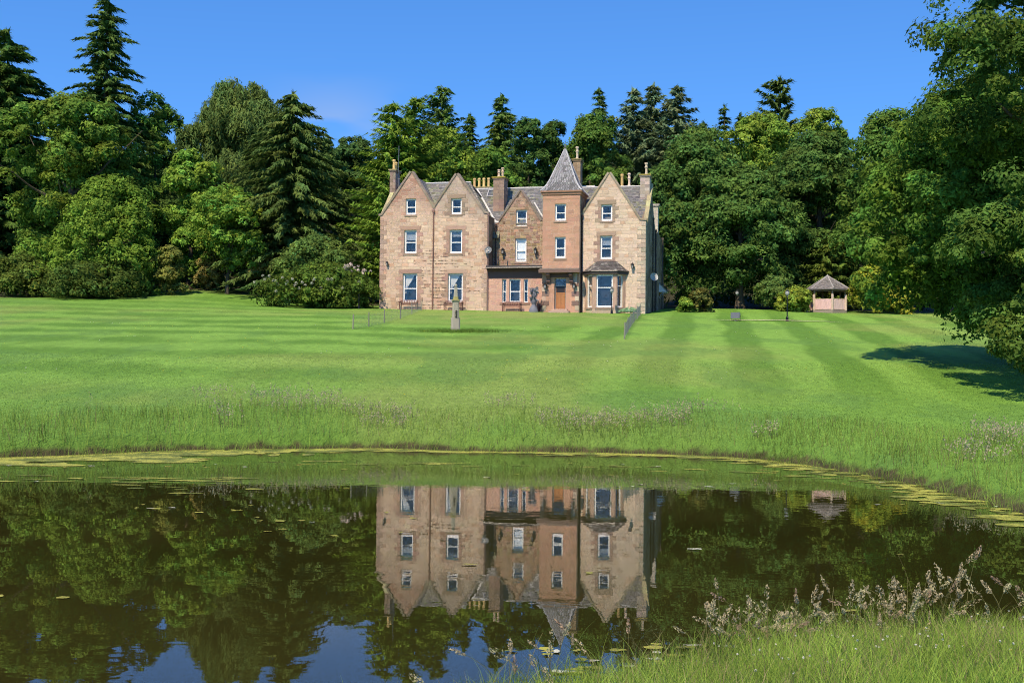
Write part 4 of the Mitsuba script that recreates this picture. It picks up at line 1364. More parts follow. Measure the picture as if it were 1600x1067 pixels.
# behind the house
conifer('cypress_tree', 'feathery bright green cypress hugging the left end of the house', -12.2, 116, 4.8, 9.2, 29.0, (.100, .150, .036), 121, power=.50, droop=.28, rise=.30, spray=.62, n_whorl=44, per_whorl=9, wid=.30, jag=.4)
conifer('cypress_tree', 'second feathery cypress top just right of the first', -10.4, 119.5, 4.4, 14.0, 30.3, (.092, .140, .036), 122, power=.55, droop=.25, rise=.35, spray=.60, n_whorl=34, per_whorl=8, jag=.45)
conifer('conifer_tree', 'ragged larch like conifer above the twin gables', -11.9, 186.0, 5.8, 24.2, 47.9, (.066, .105, .040), 123, power=.55, droop=.15, rise=.28, spray=0.89, sparse=.15, n_whorl=28, jag=.45)
broadleaf('broadleaf_tree', 'yellow green tree showing over the twin gables', 'tree', -9.6, 154.7, 5.5, 19.4, 34.2, (.112, .155, .038), 14000, 0.354, 124, .3, lobes=11, yellow=.16)
broadleaf('broadleaf_tree', 'mid green tree behind the four yellow chimney pots', 'tree', -3.4, 162.0, 4.9, 20.1, 33.1, MID, 10000, 0.363, 125, .3, lobes=9)
conifer('conifer_tree', 'narrow dark conifer behind the four chimney pots', -7.1, 183.0, 3.2, 23.5, 42.7, DK, 126, power=.75, spray=0.82, n_whorl=28)
conifer('conifer_tree', 'pointed conifer behind the mossy capped chimney', -2.1, 187.5, 7.1, 22.8, 46.8, (.072, .112, .042), 127, power=.72, droop=.30, spray=0.91, n_whorl=32, hang=.35)
broadleaf('yew_tree', 'dark upright yew between pointed conifer and spire', 'tree', 2.0, 176.9, 3.9, 22.1, 40.6, (.046, .085, .034), 10000, 0.356, 128, .3, lobes=9)
broadleaf('yew_tree', 'dark dense yew directly behind the spire', 'tree', 6.1, 179.8, 3.8, 22.1, 40.9, (.042, .075, .030), 9000, 0.356, 129, .3, lobes=9)
broadleaf('broadleaf_tree', 'rounded green tree behind spire and chimney', 'tree', 12.0, 176.9, 6.7, 21.3, 41.4, (.062, .105, .034), 18000, 0.381, 130, .35, lobes=14)
conifer('conifer_tree', 'single spire shaped conifer above the rounded green tree', 13.9, 188.5, 3.6, 27.9, 48.2, (.055, .090, .045), 131, power=.8, spray=0.80, n_whorl=30)
for i, (x, y, R, zt, lb) in enumerate(((13.3, 128, 3.3, 33.6, 'left one of three tall blue grey spruces'), (15.7, 129.5, 3.4, 34.5, 'middle one of three tall blue grey spruces'), (18.0, 127, 3.8, 33.8, 'right one of three tall blue grey spruces'))):
    conifer('spruce_tree', lb, x * 1.45, y * 1.45, R * 1.55, 21.0, 2.5 + (zt - 2.5) * 1.45, BLUE, 132 + i, power=.62, dens=1.2, droop=.18, rise=.26, spray=.98, n_whorl=34, sparse=.05, group='tall blue grey spruces behind the house', hang=.2, jag=.4)
for i, (x, y, R, zt, lb) in enumerate(((22.4, 136, 2.2, 31.8, 'low dark conifer tip right of the three spruces'), (24.9, 136, 1.9, 33.8, 'slender conifer spike left of the yellow green tree'), (27.1, 137.5, 1.7, 33.1, 'small conifer spike touching the yellow green tree'))):
    conifer('conifer_tree', lb, x * 1.4, y * 1.4, R * 1.4, 26, 2.5 + (zt - 2.5) * 1.4, (.046, .078, .038), 136 + i, power=.8, spray=.72, n_whorl=26)
broadleaf('broadleaf_tree', 'dark green tree close behind the shaded end wall', 'tree', 17.6, 114, 5.2, 9.6, 25.6, (.052, .092, .036), 26000, .30, 140, .4, lobes=18)
broadleaf('broadleaf_tree', 'large tree of yellow green foliage on the wood skyline', 'tree', 34.8, 161.2, 7.3, 18.8, 38.2, YEL, 20000, 0.354, 141, .4, lobes=15, yellow=.10)
broadleaf('broadleaf_tree', 'smaller yellow green tree right of the pine', 'tree', 44.2, 165.1, 5.2, 21.4, 39.8, (.112, .158, .042), 13000, 0.354, 142, .35, lobes=11, yellow=.10)
conifer('pine_tree', 'spreading dark pine with open crown above the yellow green tree', 43.4, 187.6, 6.2, 34.0, 50.2, (.056, .085, .036), 143, power=.45, droop=.05, rise=.12, spray=1.10, n_whorl=14, per_whorl=6, sparse=.25, jag=.5, hang=.0)
broadleaf('broadleaf_tree', 'great dark domed tree behind the pavilion', 'tree', 31.0, 116, 6.2, 10.5, 26.4, (.052, .090, .036), 30000, .30, 144, .5, lobes=20, clump=.15)
broadleaf('broadleaf_tree', 'mid green tree with hanging sprays between house and pavilion', 'tree', 22.0, 110.5, 4.7, 9.6, 21.9, (.060, .104, .040), 22000, .28, 145, .4, lobes=15)
broadleaf('broadleaf_tree', 'dark lower tree beside the dark pavilion yew', 'tree', 26.6, 113, 3.2, 9.6, 18.6, (.040, .072, .030), 12000, .28, 146, .3, lobes=10)
broadleaf('broadleaf_tree', 'green tree behind the gravel path and the dark lamp post', 'tree', 20.0, 119, 5.0, 12, 27.4, (.058, .098, .036), 18000, .30, 147, .4, lobes=13)
conifer('yew_tree', 'brownish green yew just behind the pavilion roof', 30.6, 111, 3.4, 8.6, 15.4, (.070, .092, .028), 148, power=.55, droop=.25, rise=.12, spray=.55, n_whorl=18, per_whorl=9)
broadleaf('shrub', 'yellow green shrub at the pavilion steps', 'shrub', 25.5, 104.2, 1.6, 7.6, 9.9, (.130, .160, .040), 4500, .17, 149, 0, lobes=7, amp=.3)
broadleaf('shrub', 'grey green shrub behind the yellow green pavilion shrub', 'shrub', 24.4, 107, 1.9, 7.9, 11.2, (.075, .115, .048), 5000, .19, 150, 0, lobes=7)
broadleaf('shrub', 'tall golden green shrub right of the pavilion', 'shrub', 32.6, 104.8, 2.1, 7.6, 11.9, (.165, .185, .040), 7000, .20, 151, 0, lobes=8, yellow=.16, amp=.3)
broadleaf('shrub', 'small golden shrub below the sycamore branches', 'shrub', 34.6, 103, 1.5, 7.3, 9.9, (.19, .185, .040), 4000, .18, 152, 0, lobes=6)
broadleaf('shrub', 'dark brown topped shrub beyond the house side door', 'shrub', 16.6, 101, 1.1, 7.1, 9.5, (.075, .075, .035), 3800, .16, 153, 0, lobes=6, amp=.35)
broadleaf('shrub', 'small bright green shrub nearest the house side door', 'shrub', 15.3, 101.5, .95, 7.2, 8.7, (.105, .165, .045), 2600, .15, 154, 0, lobes=5)
broadleaf('broadleaf_tree', 'green tree filling the wood edge behind the sycamore', 'tree', 35.0, 107, 4.9, 8.6, 26.6, (.068, .112, .036), 24000, .29, 155, .4, lobes=16)
broadleaf('broadleaf_tree', 'tall dark tree deep in the wood behind the sycamore', 'tree', 42.0, 110, 6.0, 9.0, 28.0, DK, 20000, .32, 156, .5, lobes=15)
# the two near trees on the right
broadleaf('sycamore_tree', 'large leaved sycamore with low branches over the right lawn', 'tree', 20.3, 50, 5.0, 4.2, 15.4, (.066, .112, .030), 60000, .18, 160, .40, trunk_at=(23.6, 50.5), lobes=26, clump=.13, yellow=.12, squash=.7)
broadleaf('beech_tree', 'towering beech at the right edge casting shade on the lawn', 'tree', 22.3, 42.5, 6.9, 2.4, 27.0, (.058, .094, .030), 112000, .155, 161, .55, boughs=((18.9, 41.3, 3.9, 1.7), (19.9, 40.4, 3.6, 1.7), (20.6, 42.4, 5.2, 2.4), (18.0, 42.0, 6.6, 2.0), (17.6, 42.5, 13.6, 2.4), (18.3, 42.0, 16.6, 2.6), (17.5, 42.0, 10.4, 2.6), (19.6, 41.5, 19.5, 3.0), (20.4, 42.6, 17.5, 3.0), (21.0, 42.0, 22.0, 3.2), (19.4, 43.0, 23.0, 2.6), (20.6, 41.6, 14.0, 3.0), (20.8, 41.6, 10.5, 3.0), (20.2, 41.8, 25.0, 2.6)), lobes=40, clump=.13, squash=.7, dome=.42)
conifer('conifer_tree', 'dark conifer top behind the towering beech', 35.4, 86, 3.0, 14, 32.5, DK, 162, power=.7)

# the far wood that closes the gaps, one mass
r = rng(200)
nW = 900
wx, wy = r.uniform(-140, 125, nW), r.uniform(190, 250, nW)
wz = ground(wx, wy)
hgt = 11 + 3.5 * r.random(nW) - 4 * np.clip((wy - 205) / 40, 0, 1)
cid = np.repeat(np.arange(nW), 90)
d = unit(r.standard_normal((len(cid), 3)) + [0, -.3, .3])
P = np.c_[wx, wy, wz + hgt * .55][cid] + d * np.array([3.6, 3.6, 1])[None] * np.where(np.array([0, 0, 1]) > 0, (hgt * .5)[cid][:, None], 1.0) * (.75 + .3 * r.random((len(cid), 1)))
v, f = tris(P, d + .5 * r.standard_normal(d.shape), 1.0, .8, r)
c = leaf_colors((.042, .070, .030), cid, nW, r, .25, .2, .1)
MB().add(v, f, np.repeat(c, 3, 0)).put('woodland', 'leaf')
lab('woodland', 'dark wooded hillside filling the gaps behind the nearer trees', kind='stuff')
# dark undergrowth along the wood's edge
nU = 520
ux = np.concatenate([r.uniform(-75, -13, 300), r.uniform(13, 75, 220)])
uy = r.uniform(113, 150, nU)
uz = ground(ux, uy)
cid = np.repeat(np.arange(nU), 70)
rad = r.uniform(.7, 1.7, nU) * (1 + .9 * ss(122, 140, uy))
d = unit(r.standard_normal((len(cid), 3)) + [0, -.2, .3])
P = np.c_[ux, uy, uz + rad * .7][cid] + d * rad[cid][:, None]
v, f = tris(P, d + .5 * r.standard_normal(d.shape), .44, .34, r)
v[:, 2] = np.maximum(v[:, 2], 7.3)
MB().add(v, f, np.repeat(leaf_colors((.038, .062, .024), cid, nU, r, .3, .25, .1), 3, 0)).put('undergrowth', 'leaf')
lab('undergrowth', 'dark ferny undergrowth beneath the trees along the wood edge', kind='stuff')

# ------------------------------------------------------------------ garden things
def lamp_post(x, y, h, label, col=(.03, .035, .035), s=1.0):
    k = free('lamp_post')
    lab(k, label, 'lamp post', 'small garden lamp posts')
    z = gz(x, y)
    MB().lathe([(.10, -.1), (.10, .25), (.07, .30), (.045, .36), (.04, h - .12), (.07, h - .08), (.03, h)], (x, y, z), 10, col).put(f'{k}__post', 'paint', smooth=50)
    MB().lathe([(.05, h), (.13, h + .08), (.16, h + .20), (.13, h + .33), (.0, h + .40)], (x, y, z), 12, (.34, .35, .34)).put(f'{k}__globe', 'paint', smooth=True)
    MB().lathe([(.17, h + .33), (.10, h + .42), (.03, h + .45), (.03, h + .52), (0, h + .54)], (x, y, z), 10, col).put(f'{k}__cap', 'paint')


lamp_post(8.28, 95.9, 1.75, 'dark garden lamp post in front of the bay window')
lamp_post(21.0, 107.6, 1.3, 'garden lamp post in the shade at the wood edge')
lamp_post(20.35, 85.2, 1.85, 'garden lamp post standing on the gravel path')
lamp_post(-13.5, 101.2, 2.1, 'dark garden lamp post beside the rhododendron bush')


def floodlight(x, y, yaw, label):
    k = free('floodlight')
    lab(k, label, 'floodlight', 'grey floodlights on the lawn')
    fr = rot_z(yaw, (x, y, gz(x, y)))
    MB().box(-.30, .30, -.12, .14, .22, .58, fr, (.20, .22, .25)).box(-.34, .34, .12, .16, .18, .62, fr, (.15, .16, .18)).put(f'{k}__housing', 'paint')
    MB().box(-.26, .26, -.13, -.12, .26, .54, fr, (.08, .10, .13)).put(f'{k}__lens', 'paint')
    MB().tube([[-.33, 0, .40], [-.33, 0, .06], [.33, 0, .06], [.33, 0, .40]], .025, 6, (.05, .05, .05), fr).box(-.1, .1, -.1, .1, -.1, .06, fr, (.05, .05, .05)).put(f'{k}__stirrup', 'paint')


floodlight(-20.4, 105.5, 2.6, 'grey floodlight on the lawn before the rhododendron bush')
floodlight(16.4, 84.4, 2.6, 'grey floodlight beside the gravel path')

# stone obelisk with sundial pedestal
k = 'stone_obelisk'
lab(k, 'slender weathered stone obelisk standing on the lawn before the house', 'obelisk')
ox, oy = -3.4, 69.0
fr = rot_z(.25, (ox, oy, gz(ox, oy)))
LIM = (.38, .355, .28)


def taper(mb, w0, w1, z0, z1, col, ch=.25):
    def ring(w_, z):
        a, b = w_ / 2, w_ / 2 * (1 - ch)
        return [[a, -b, z], [a, b, z], [b, a, z], [-b, a, z], [-a, b, z], [-a, -b, z], [-b, -a, z], [b, -a, z]]
    v = np.array(ring(w0, z0) + ring(w1, z1) + [[0, 0, z0], [0, 0, z1]])
    f = [[i, (i + 1) % 8, (i + 1) % 8 + 8, i + 8] for i in range(8)] + [[i, (i + 1) % 8, 16, 16] for i in range(8)] + [[i + 8, (i + 1) % 8 + 8, 17, 17] for i in range(8)]
    mb.add(fr(v), f, col)


m = MB()
taper(m, .47, .42, -.15, .72, LIM, .12)
m.box(-.27, .27, -.05, .05, -.1, .80, fr, LIM)
m.put(f'{k}__base', 'stone')
m = MB()
taper(m, .38, .33, .72, 1.72, (.37, .345, .27))
m.put(f'{k}__shaft', 'stone')
m = MB()
for i, zz in enumerate((.80, .92, 1.04, 1.15)):
    m.box(-.06 + .02 * (i % 2), .05, -.235, -.19, zz, zz + .07, fr, (.035, .03, .02))
m.put(f'{k}__carving', 'stone')
m = MB()
taper(m, .34, .46, 1.72, 1.80, LIM, .1)
taper(m, .46, .42, 1.80, 1.88, (.30, .27, .12), .1)
m.put(f'{k}__collar', 'stone')
m = MB()
taper(m, .30, .25, 1.88, 2.05, (.33, .30, .10))
taper(m, .23, .16, 2.05, 2.62, LIM)
m.put(f'{k}__spire', 'stone')
MB().lathe([(.05, 2.62), (.10, 2.68), (.085, 2.76), (0, 2.84)], fr(np.zeros((1, 3)))[0], 10, LIM).put(f'{k}__finial', 'stone', smooth=True)


# grey sculpture beside the door with a dark spiky plant
k = 'garden_sculpture'
lab(k, 'mottled grey sculpture of clustered fronds on a round base beside the front door', 'sculpture')
sx_, sy_, _z = hpt(2.15, -1.15, 0)
sz_ = gz(sx_, sy_)
SG = (.19, .20, .235)
MB().lathe([(.40, -.1), (.42, .1), (.34, .35), (.22, .55), (.17, .65)], (sx_, sy_, sz_), 14, SG).put(f'{k}__base', 'stone', smooth=True)
r = rng(301)
m = MB()
m.lathe([(.17, .6), (.24, .9), (.20, 1.3), (.26, 1.6), (.15, 1.95), (0, 2.1)], (sx_, sy_, sz_), 12, (.15, .155, .18))
for i in range(70):
    az, z = r.uniform(0, 6.28), r.uniform(.75, 2.05)
    d = np.array([math.cos(az), math.sin(az), r.uniform(.1, 1.0)])
    p = np.array([sx_, sy_, sz_ + z]) + d * [.16, .16, 0]
    l = r.uniform(.15, .36)
    m.tube([p, p + d * l * .6, p + d * l + [0, 0, -.06]], [.05, .055, .01], 5, vary(SG if r.random() > .3 else (.34, .35, .38), r, .25))
m.put(f'{k}__fronds', 'stone')
k = 'spiky_plant'
lab(k, 'dark purple spiky plant right of the grey sculpture', 'plant')
px_, py_, _z = hpt(2.62, -1.2, 0)
pz_ = gz(px_, py_)
m = MB()
for i in range(46):
    az = r.uniform(0, 6.28)
    l, w_ = r.uniform(.7, 1.35), .05
    out = np.array([math.cos(az), math.sin(az), 0]) * r.uniform(.15, .75)
    t = np.linspace(0, 1, 5)[:, None]
    pts = np.array([px_, py_, pz_]) + out * t * l * (.5 + .5 * t) + np.array([0, 0, 1]) * l * (t - .25 * t * t)
    sd = np.cross(out, [0, 0, 1])
    sd = sd / (np.linalg.norm(sd) + 1e-6) * w_
    wv = (1 - t) * sd
    v = np.stack([pts - wv, pts + wv], 1).reshape(-1, 3)
    m.add(v, [[2 * j, 2 * j + 1, 2 * j + 3, 2 * j + 2] for j in range(4)], vary((.055, .035, .045), r, .3))
m.put(f'{k}__leaves', 'leaf')
k = 'blue_hosta'
lab(k, 'low clump of blue green leaves at the foot of the cream gabled front', 'plant')
hx, hy, _z = hpt(10.35, -.75, 0)
hz = gz(hx, hy)
n = 260
a = r.uniform(0, 6.28, n)
q = np.sqrt(r.random(n))
P = np.c_[hx + .95 * q * np.cos(a), hy + .5 * q * np.sin(a), hz + .12 + .38 * (1 - q ** 2) * r.random(n) + .05]
v, f = cards(P, np.c_[np.cos(a) * .6, np.sin(a) * .6, np.ones(n)] + .3 * r.standard_normal((n, 3)), .26, .19, r)
MB().add(v, f, np.repeat(leaf_colors((.13, .21, .19), np.arange(n) // 20, n // 20, r, .15, .2), 4, 0)).put(f'{k}__leaves', 'leaf')


# wire fences
def wire_fence(pts, h, label, nwire=7, mesh_step=.16, sag=.02, post=(.21, .215, .175)):
    k = free('wire_fence')
    lab(k, label, 'fence')
    P = np.array([[x, y, gz(x, y)] for x, y in pts])
    rr_ = rng(len(pts) + 900)
    for p in P:
        MB().tube([p + [0, 0, -.2], p + [rr_.normal(0, .02), 0, h + .12]], [.040, .035], 6, vary(post, rr_, .2)).put(f'{k}__post', 'vcol')
    wr = MB()
    for p, q in zip(P[:-1], P[1:]):
        L_ = np.linalg.norm(q - p)
        for i in range(nwire):
            z = .06 + (h - .08) * i / (nwire - 1)
            wr.tube([p + [0, 0, z], (p + q) / 2 + [0, 0, z - sag], q + [0, 0, z]], .0032, 3, (.20, .23, .20))
        for j in range(1, int(L_ / mesh_step)):
            c = p + (q - p) * j * mesh_step / L_
            wr.tube([c + [0, 0, .04], c + [0, 0, h - .02]], .0026, 3, (.20, .23, .20))
    wr.put(f'{k}__wire_netting', 'metal')


wire_fence([(-9.6, 69.4), (-9.0, 72.2), (-8.5, 76.5), (-8.0, 82.5), (-7.85, 90.0), (-7.85, 99.6)], .80, 'low wire netting fence running up the bank to the twin gables')
wire_fence([(6.2, 63.6), (6.95, 69.2), (7.7, 74.8), (8.5, 80.4), (9.4, 86.4), (10.25, 92.4)], .80, 'low wire netting fence running up to the cream gabled corner', mesh_step=.15)

# gravel path
pp = np.array([(14.4, 84.6), (15.8, 84.9), (17.2, 85.1), (18.6, 85.1), (20.0, 84.9), (21.4, 84.5), (22.8, 83.9), (24.0, 83.2)])
d = np.gradient(pp, axis=0)
nn = np.c_[-d[:, 1], d[:, 0]] / np.linalg.norm(d, axis=1, keepdims=True)
wdt = np.array([.05, .15, .3, .40, .38, .30, .18, .03])[:, None]
sides = [pp + nn * wdt * s for s in (-1, -.33, .33, 1)]
V = np.concatenate([np.c_[s, ground(s[:, 0], s[:, 1]) + .06] for s in sides])
n = len(pp)
F = [[a * n + i, a * n + i + 1, (a + 1) * n + i + 1, (a + 1) * n + i] for a in range(3) for i in range(n - 1)]


def gravel_col(p, n, uv):
    return mix((.20, .18, .11), (.33, .30, .20), noise(p.x * 25, p.y * 25)) * (.7 + .5 * fbm(p.x, p.y, 0, 3))


scene['gravel'] = {'type': 'twosided', 'bsdf': {'type': 'principled', 'base_color': proc(gravel_col), 'roughness': .95}}
scene['path'] = mikit.ply((V, np.array(F)), 'gravel')
lab('path', 'narrow pale gravel path curving through the lawn towards the pavilion', kind='structure')

# pavilion
k = 'garden_pavilion'
lab(k, 'hexagonal wooden garden pavilion with shingled roof and pink canvas sides', 'pavilion')
gx_, gy_ = 28.9, 105.6
g0 = gz(gx_, gy_) - .02
hexa = lambda R_, z, ph=0.: np.array([[gx_ + R_ * math.cos(math.radians(60 * i + 30 + ph)), gy_ + R_ * math.sin(math.radians(60 * i + 30 + ph)), g0 + z] for i in range(6)])
PH = 0
R1 = 1.62
WOOD = (.36, .29, .225)
m = MB()
v = np.vstack([hexa(R1 + .15, -.3, PH), hexa(R1 + .15, .16, PH), [[gx_, gy_, g0 + .16]]])
m.add(v, [[i, (i + 1) % 6, (i + 1) % 6 + 6, i + 6] for i in range(6)] + [[6 + i, 6 + (i + 1) % 6, 12, 12] for i in range(6)], (.28, .24, .19))
m.put(f'{k}__floor_deck', 'vcol')
C0, C1, C2 = hexa(R1, .16, PH), hexa(R1, 2.15, PH), hexa(R1, 1.18, PH)
r = rng(310)
for i in range(6):
    MB().tube([C0[i], C1[i]], .075, 8, (.30, .22, .17)).put(f'{k}__post', 'vcol')
    if C0[i][1] < gy_ + .3:
        dd = np.array([C0[i][0] - gx_, C0[i][1] - gy_, 0]) / R1
        MB().tube([C0[i] + dd * .05 + [0, 0, 0.0], C0[i] + dd * .05 + [0, 0, 1.42]], [.115, .115], 10, (.60, .47, .36)).put(f'{k}__padded_post', 'vcol')
for i in range(6):
    a, b = C0[i], C0[(i + 1) % 6]
    if i == 2:
        continue        # the entrance
    t = np.linspace(0.03, .97, 15)
    z = np.linspace(.22, 1.18, 6)
    mid_ = (a + b) / 2 - [gx_, gy_, g0]
    nrm_ = np.array([mid_[0], mid_[1], 0]) / np.linalg.norm(mid_[:2])
    V = np.array([a + (b - a) * tt + [0, 0, zz - .16] + nrm_ * (.03 + .03 * math.sin(tt * 19 + zz * 4 + i) * (zz / 1.2) + .02 * math.sin(tt * 37)) for zz in z for tt in t])
    ii_, jj_ = np.meshgrid(np.arange(5), np.arange(14), indexing='ij')
    kk = MB().add(V, np.stack([ii_ * 15 + jj_, ii_ * 15 + jj_ + 1, (ii_ + 1) * 15 + jj_ + 1, (ii_ + 1) * 15 + jj_], -1).reshape(-1, 4), (.66, .45, .42) if i % 2 else (.72, .53, .49)).put(f'{k}__canvas_panel', 'vcol', smooth=True)
    MB().tube([a + [0, 0, 1.0], b + [0, 0, 1.0]], .04, 6, (.5, .38, .32)).put(f'{k}__top_rail', 'vcol')
    MB().tube([a + [0, 0, .06], b + [0, 0, .06]], .05, 6, WOOD).put(f'{k}__foot_rail', 'vcol')
    MB().tube([a + [0, 0, 1.75], b + [0, 0, 1.75]], .05, 6, (.20, .15, .12)).put(f'{k}__head_rail', 'vcol')
apex = np.array([gx_, gy_, g0 + 3.35])
E0 = hexa(R1 + .42, 2.08, PH)
m = MB()
m.add(np.vstack([E0, [apex], E0 - [0, 0, .08]]), [[i, (i + 1) % 6, 6, 6] for i in range(6)] + [[i, (i + 1) % 6, (i + 1) % 6 + 7, i + 7] for i in range(6)] + [[7, 8, 9, 10], [7, 10, 11, 12]], (.16, .15, .145))
rk = m.put(f'{k}__roof', 'vcol')
sm = MB()
for i in range(6):
    a, b = E0[i], E0[(i + 1) % 6]
    for j in range(13):
        f0, f1 = j / 13, (j + 1.0) / 13
        A0, B0, A1, B1 = a + (apex - a) * f0, b + (apex - b) * f0, a + (apex - a) * f1, b + (apex - b) * f1
        n = max(1, int(np.linalg.norm(B0 - A0) / .17))
        for q in range(n):
            t0, t1 = (q + .03) / n, (q + .97) / n
            up = np.array([0, 0, .02 + .02 * r.random()])
            sm.add(np.array([A0 + (B0 - A0) * t0 + up, A0 + (B0 - A0) * t1 + up, A1 + (B1 - A1) * t1 + [0, 0, .004], A1 + (B1 - A1) * t0 + [0, 0, .004]]), [[0, 1, 2, 3]], vary((.215, .20, .19), r, .16, .02))
kk = sm.put(f'{rk}__shingles', 'vcol')
labels[kk] = {'kind': 'stuff'}
for i in range(6):
    MB().tube([E0[i] + [0, 0, .03], apex + [0, 0, .03]], .05, 5, (.36, .34, .32)).put(f'{rk}__hip_cap', 'vcol')
MB().lathe([(.10, -.05), (.07, .08), (.0, .14)], apex, 8, (.36, .35, .33)).put(f'{rk}__finial', 'vcol')
a, b = C0[2], C0[3]
for p in (a, b):
    dn = np.array([p[0] - gx_ - .4, p[1] - gy_ - .6, 0])
    MB().tube([p + [0, 0, .9], p + [-.75, -.25, .55]], .045, 6, WOOD).tube([p + [-.75, -.25, -.2], p + [-.75, -.25, .60]], .07, 8, WOOD).put(f'{k}__handrail', 'vcol')

# ------------------------------------------------------------------ grasses and pond plants
def ribbons(P, H, W, lean, r, col, levels=3, curl=.5):
    """Grass blades: bent tapering ribbons rooted at P."""
    n = len(P)
    az = r.uniform(0, 2 * np.pi, n)
    d = np.c_[np.cos(az), np.sin(az), np.zeros(n)] * (lean * (.3 + r.random(n)))[:, None] if np.ndim(lean) else np.c_[np.cos(az), np.sin(az), np.zeros(n)] * (lean * (.3 + r.random(n)))[:, None]
    az2 = r.uniform(0, 2 * np.pi, n)
    s = np.c_[np.cos(az2), np.sin(az2), np.zeros(n)]
    vs = []
    for l in range(levels):
        t = l / levels
        c = P + d * (H * t ** 1.8)[:, None] + np.array([0, 0, 1.]) * (H * (t - .25 * curl * t ** 3))[:, None]
        w_ = (W * (1 - .75 * t))[:, None] / 2
        vs += [c - s * w_, c + s * w_]
    tip = P + d * H[:, None] + np.array([0, 0, 1.]) * (H * (1 - .25 * curl))[:, None]
    vs.append(tip)
    m = len(vs)
    v = np.stack(vs, 1).reshape(-1, 3)
    f = []
    for l in range(levels - 1):
        f += [[2 * l, 2 * l + 1, 2 * l + 3], [2 * l, 2 * l + 3, 2 * l + 2]]
    f.append([2 * levels - 2, 2 * levels - 1, 2 * levels])
    F = (np.arange(n)[:, None, None] * m + np.array(f)[None]).reshape(-1, 3)
    return v, F, np.repeat(col, m, 0)


r = rng(400)
SHORE_P = np.array(POND.exterior.coords)


def shore_points(n, lo, hi, ymin, ymax, r, power=1.0):
    """n points at lo..hi metres outside the shoreline between two distances from the camera."""
    bx = POND.bounds
    out = np.zeros((0, 2))
    while len(out) < n:
        q = np.c_[r.uniform(-32, 32, n * 4), r.uniform(ymin, ymax, n * 4)]
        pt = shapely.points(q)
        dist = shapely.distance(pt, POND)
        edge = np.where(q[:, 0] < -12, 1.0, 1.0)
        keep = (dist > lo) & (dist < hi * (0.75 + .5 * meshkit.noise(np.c_[q * .35, q[:, :1] * 0], 3))) & (r.random(len(q)) < (1 - np.clip(dist / hi, 0, 1) * .55) ** power)
        out = np.vstack([out, q[keep]])
    return out[:n]


q = shore_points(62000, -.02, 4.2, 15, 40.5, r)
q = q[(q[:, 1] > 24) | (q[:, 0] > 0)]
z = ground(q[:, 0], q[:, 1])
dist = shapely.distance(shapely.points(q), POND)
tall = .20 + .16 * ss(-4, -9, q[:, 0]) + .30 * meshkit.fbm(np.c_[q * .7, q[:, :1] * 0], 3, 5)
Hh = tall * np.clip(1 + .28 * r.standard_normal(len(q)), .4, 1.7) * (1 - .35 * ss(2.6, 4.2, dist))
tuft = meshkit.fbm(np.c_[q * .55, q[:, :1] * 0], 3, 6)
base = np.array((.23, .335, .065))[None] * (.45 + 1.1 * tuft[:, None]) * np.clip(1 + .18 * r.standard_normal((len(q), 1)), .5, 1.5)
dry = r.random(len(q)) < .08
base[dry] = np.array((.24, .20, .10)) * (.7 + .6 * r.random((dry.sum(), 1)))
v, f, c = ribbons(np.c_[q, z - .02], Hh, np.full(len(q), .013), .42, r, base)
MB().add(v, f, c).put('bank_grass', 'blade')
lab('bank_grass', 'long unmown green grass fringing the far bank of the pond', kind='stuff')
# purplish flowering heads in the long grass
q = shore_points(5200, .9, 4.8, 20, 41, r, .4)
dens = meshkit.fbm(np.c_[q * .28, q[:, :1] * 0], 3, 15) + .16 * ss(-2, -9, q[:, 0]) + .06 * ss(6, 10, q[:, 0])
q = q[dens > .61]
z = ground(q[:, 0], q[:, 1])
Hs = (.42 + .22 * ss(-4, -9, q[:, 0])) * np.clip(1 + .2 * r.standard_normal(len(q)), .6, 1.5)
m = MB()
v, f, c = ribbons(np.c_[q, z], Hs, np.full(len(q), .010), .22, r, np.broadcast_to((.20, .19, .09), (len(q), 3)), 2, .2)
m.add(v, f, c)
top = v.reshape(len(q), -1, 3)[:, -1]
for j in range(7):
    P = top - np.array([0, 0, 1]) * (.03 + .03 * j) + r.normal(0, .018 + .004 * j, top.shape)
    vv, ff = cards(P, r.standard_normal(top.shape) + [0, -.5, 0], .055, .032, r, np.c_[r.normal(0, .5, (len(q), 2)), np.ones(len(q))])
    m.add(vv, ff, np.repeat(np.clip(np.array((.47, .42, .27)) * (1 + .2 * r.standard_normal((len(q), 1))), .05, .7), 4, 0))
m.put('flowering_grass', 'blade')
lab('flowering_grass', 'hazy purplish seed heads standing over the long bank grass', kind='stuff')

# short lawn blades: sparse tufts that roughen the mown turf
n = 60000
Y_ = 25 + 26 * r.random(n) ** 1.3
X_ = r.uniform(-.56, .56, n) * (Y_ + 4)
_k = shapely.distance(shapely.points(X_, Y_), POND) > 2.2
X_, Y_ = X_[_k], Y_[_k]
n = len(X_)
hh = .018 + .026 * r.random(n)
z = ground(X_, Y_) + (meshkit.fbm(np.stack([X_ * .25, Y_ * .25, X_ * 0], -1), 3, 8) - .5) * .10 * ss(44, 60, Y_)
az = r.uniform(0, 2 * np.pi, n)
s = np.c_[np.cos(az), np.sin(az), np.zeros(n)] * .022
tp = np.c_[r.normal(0, .02, (n, 2)), hh]
P = np.c_[X_, Y_, z - .006]
v = np.stack([P - s, P + s, P + tp], 1).reshape(-1, 3)
col = np.array((.20, .34, .055))[None] * (.8 + .5 * r.random((n, 1)))
MB().add(v, np.arange(3 * n).reshape(-1, 3), np.repeat(col, 3, 0)).put('lawn_grass', 'blade')
lab('lawn_grass', 'short cut blades of the mown lawn', kind='stuff')
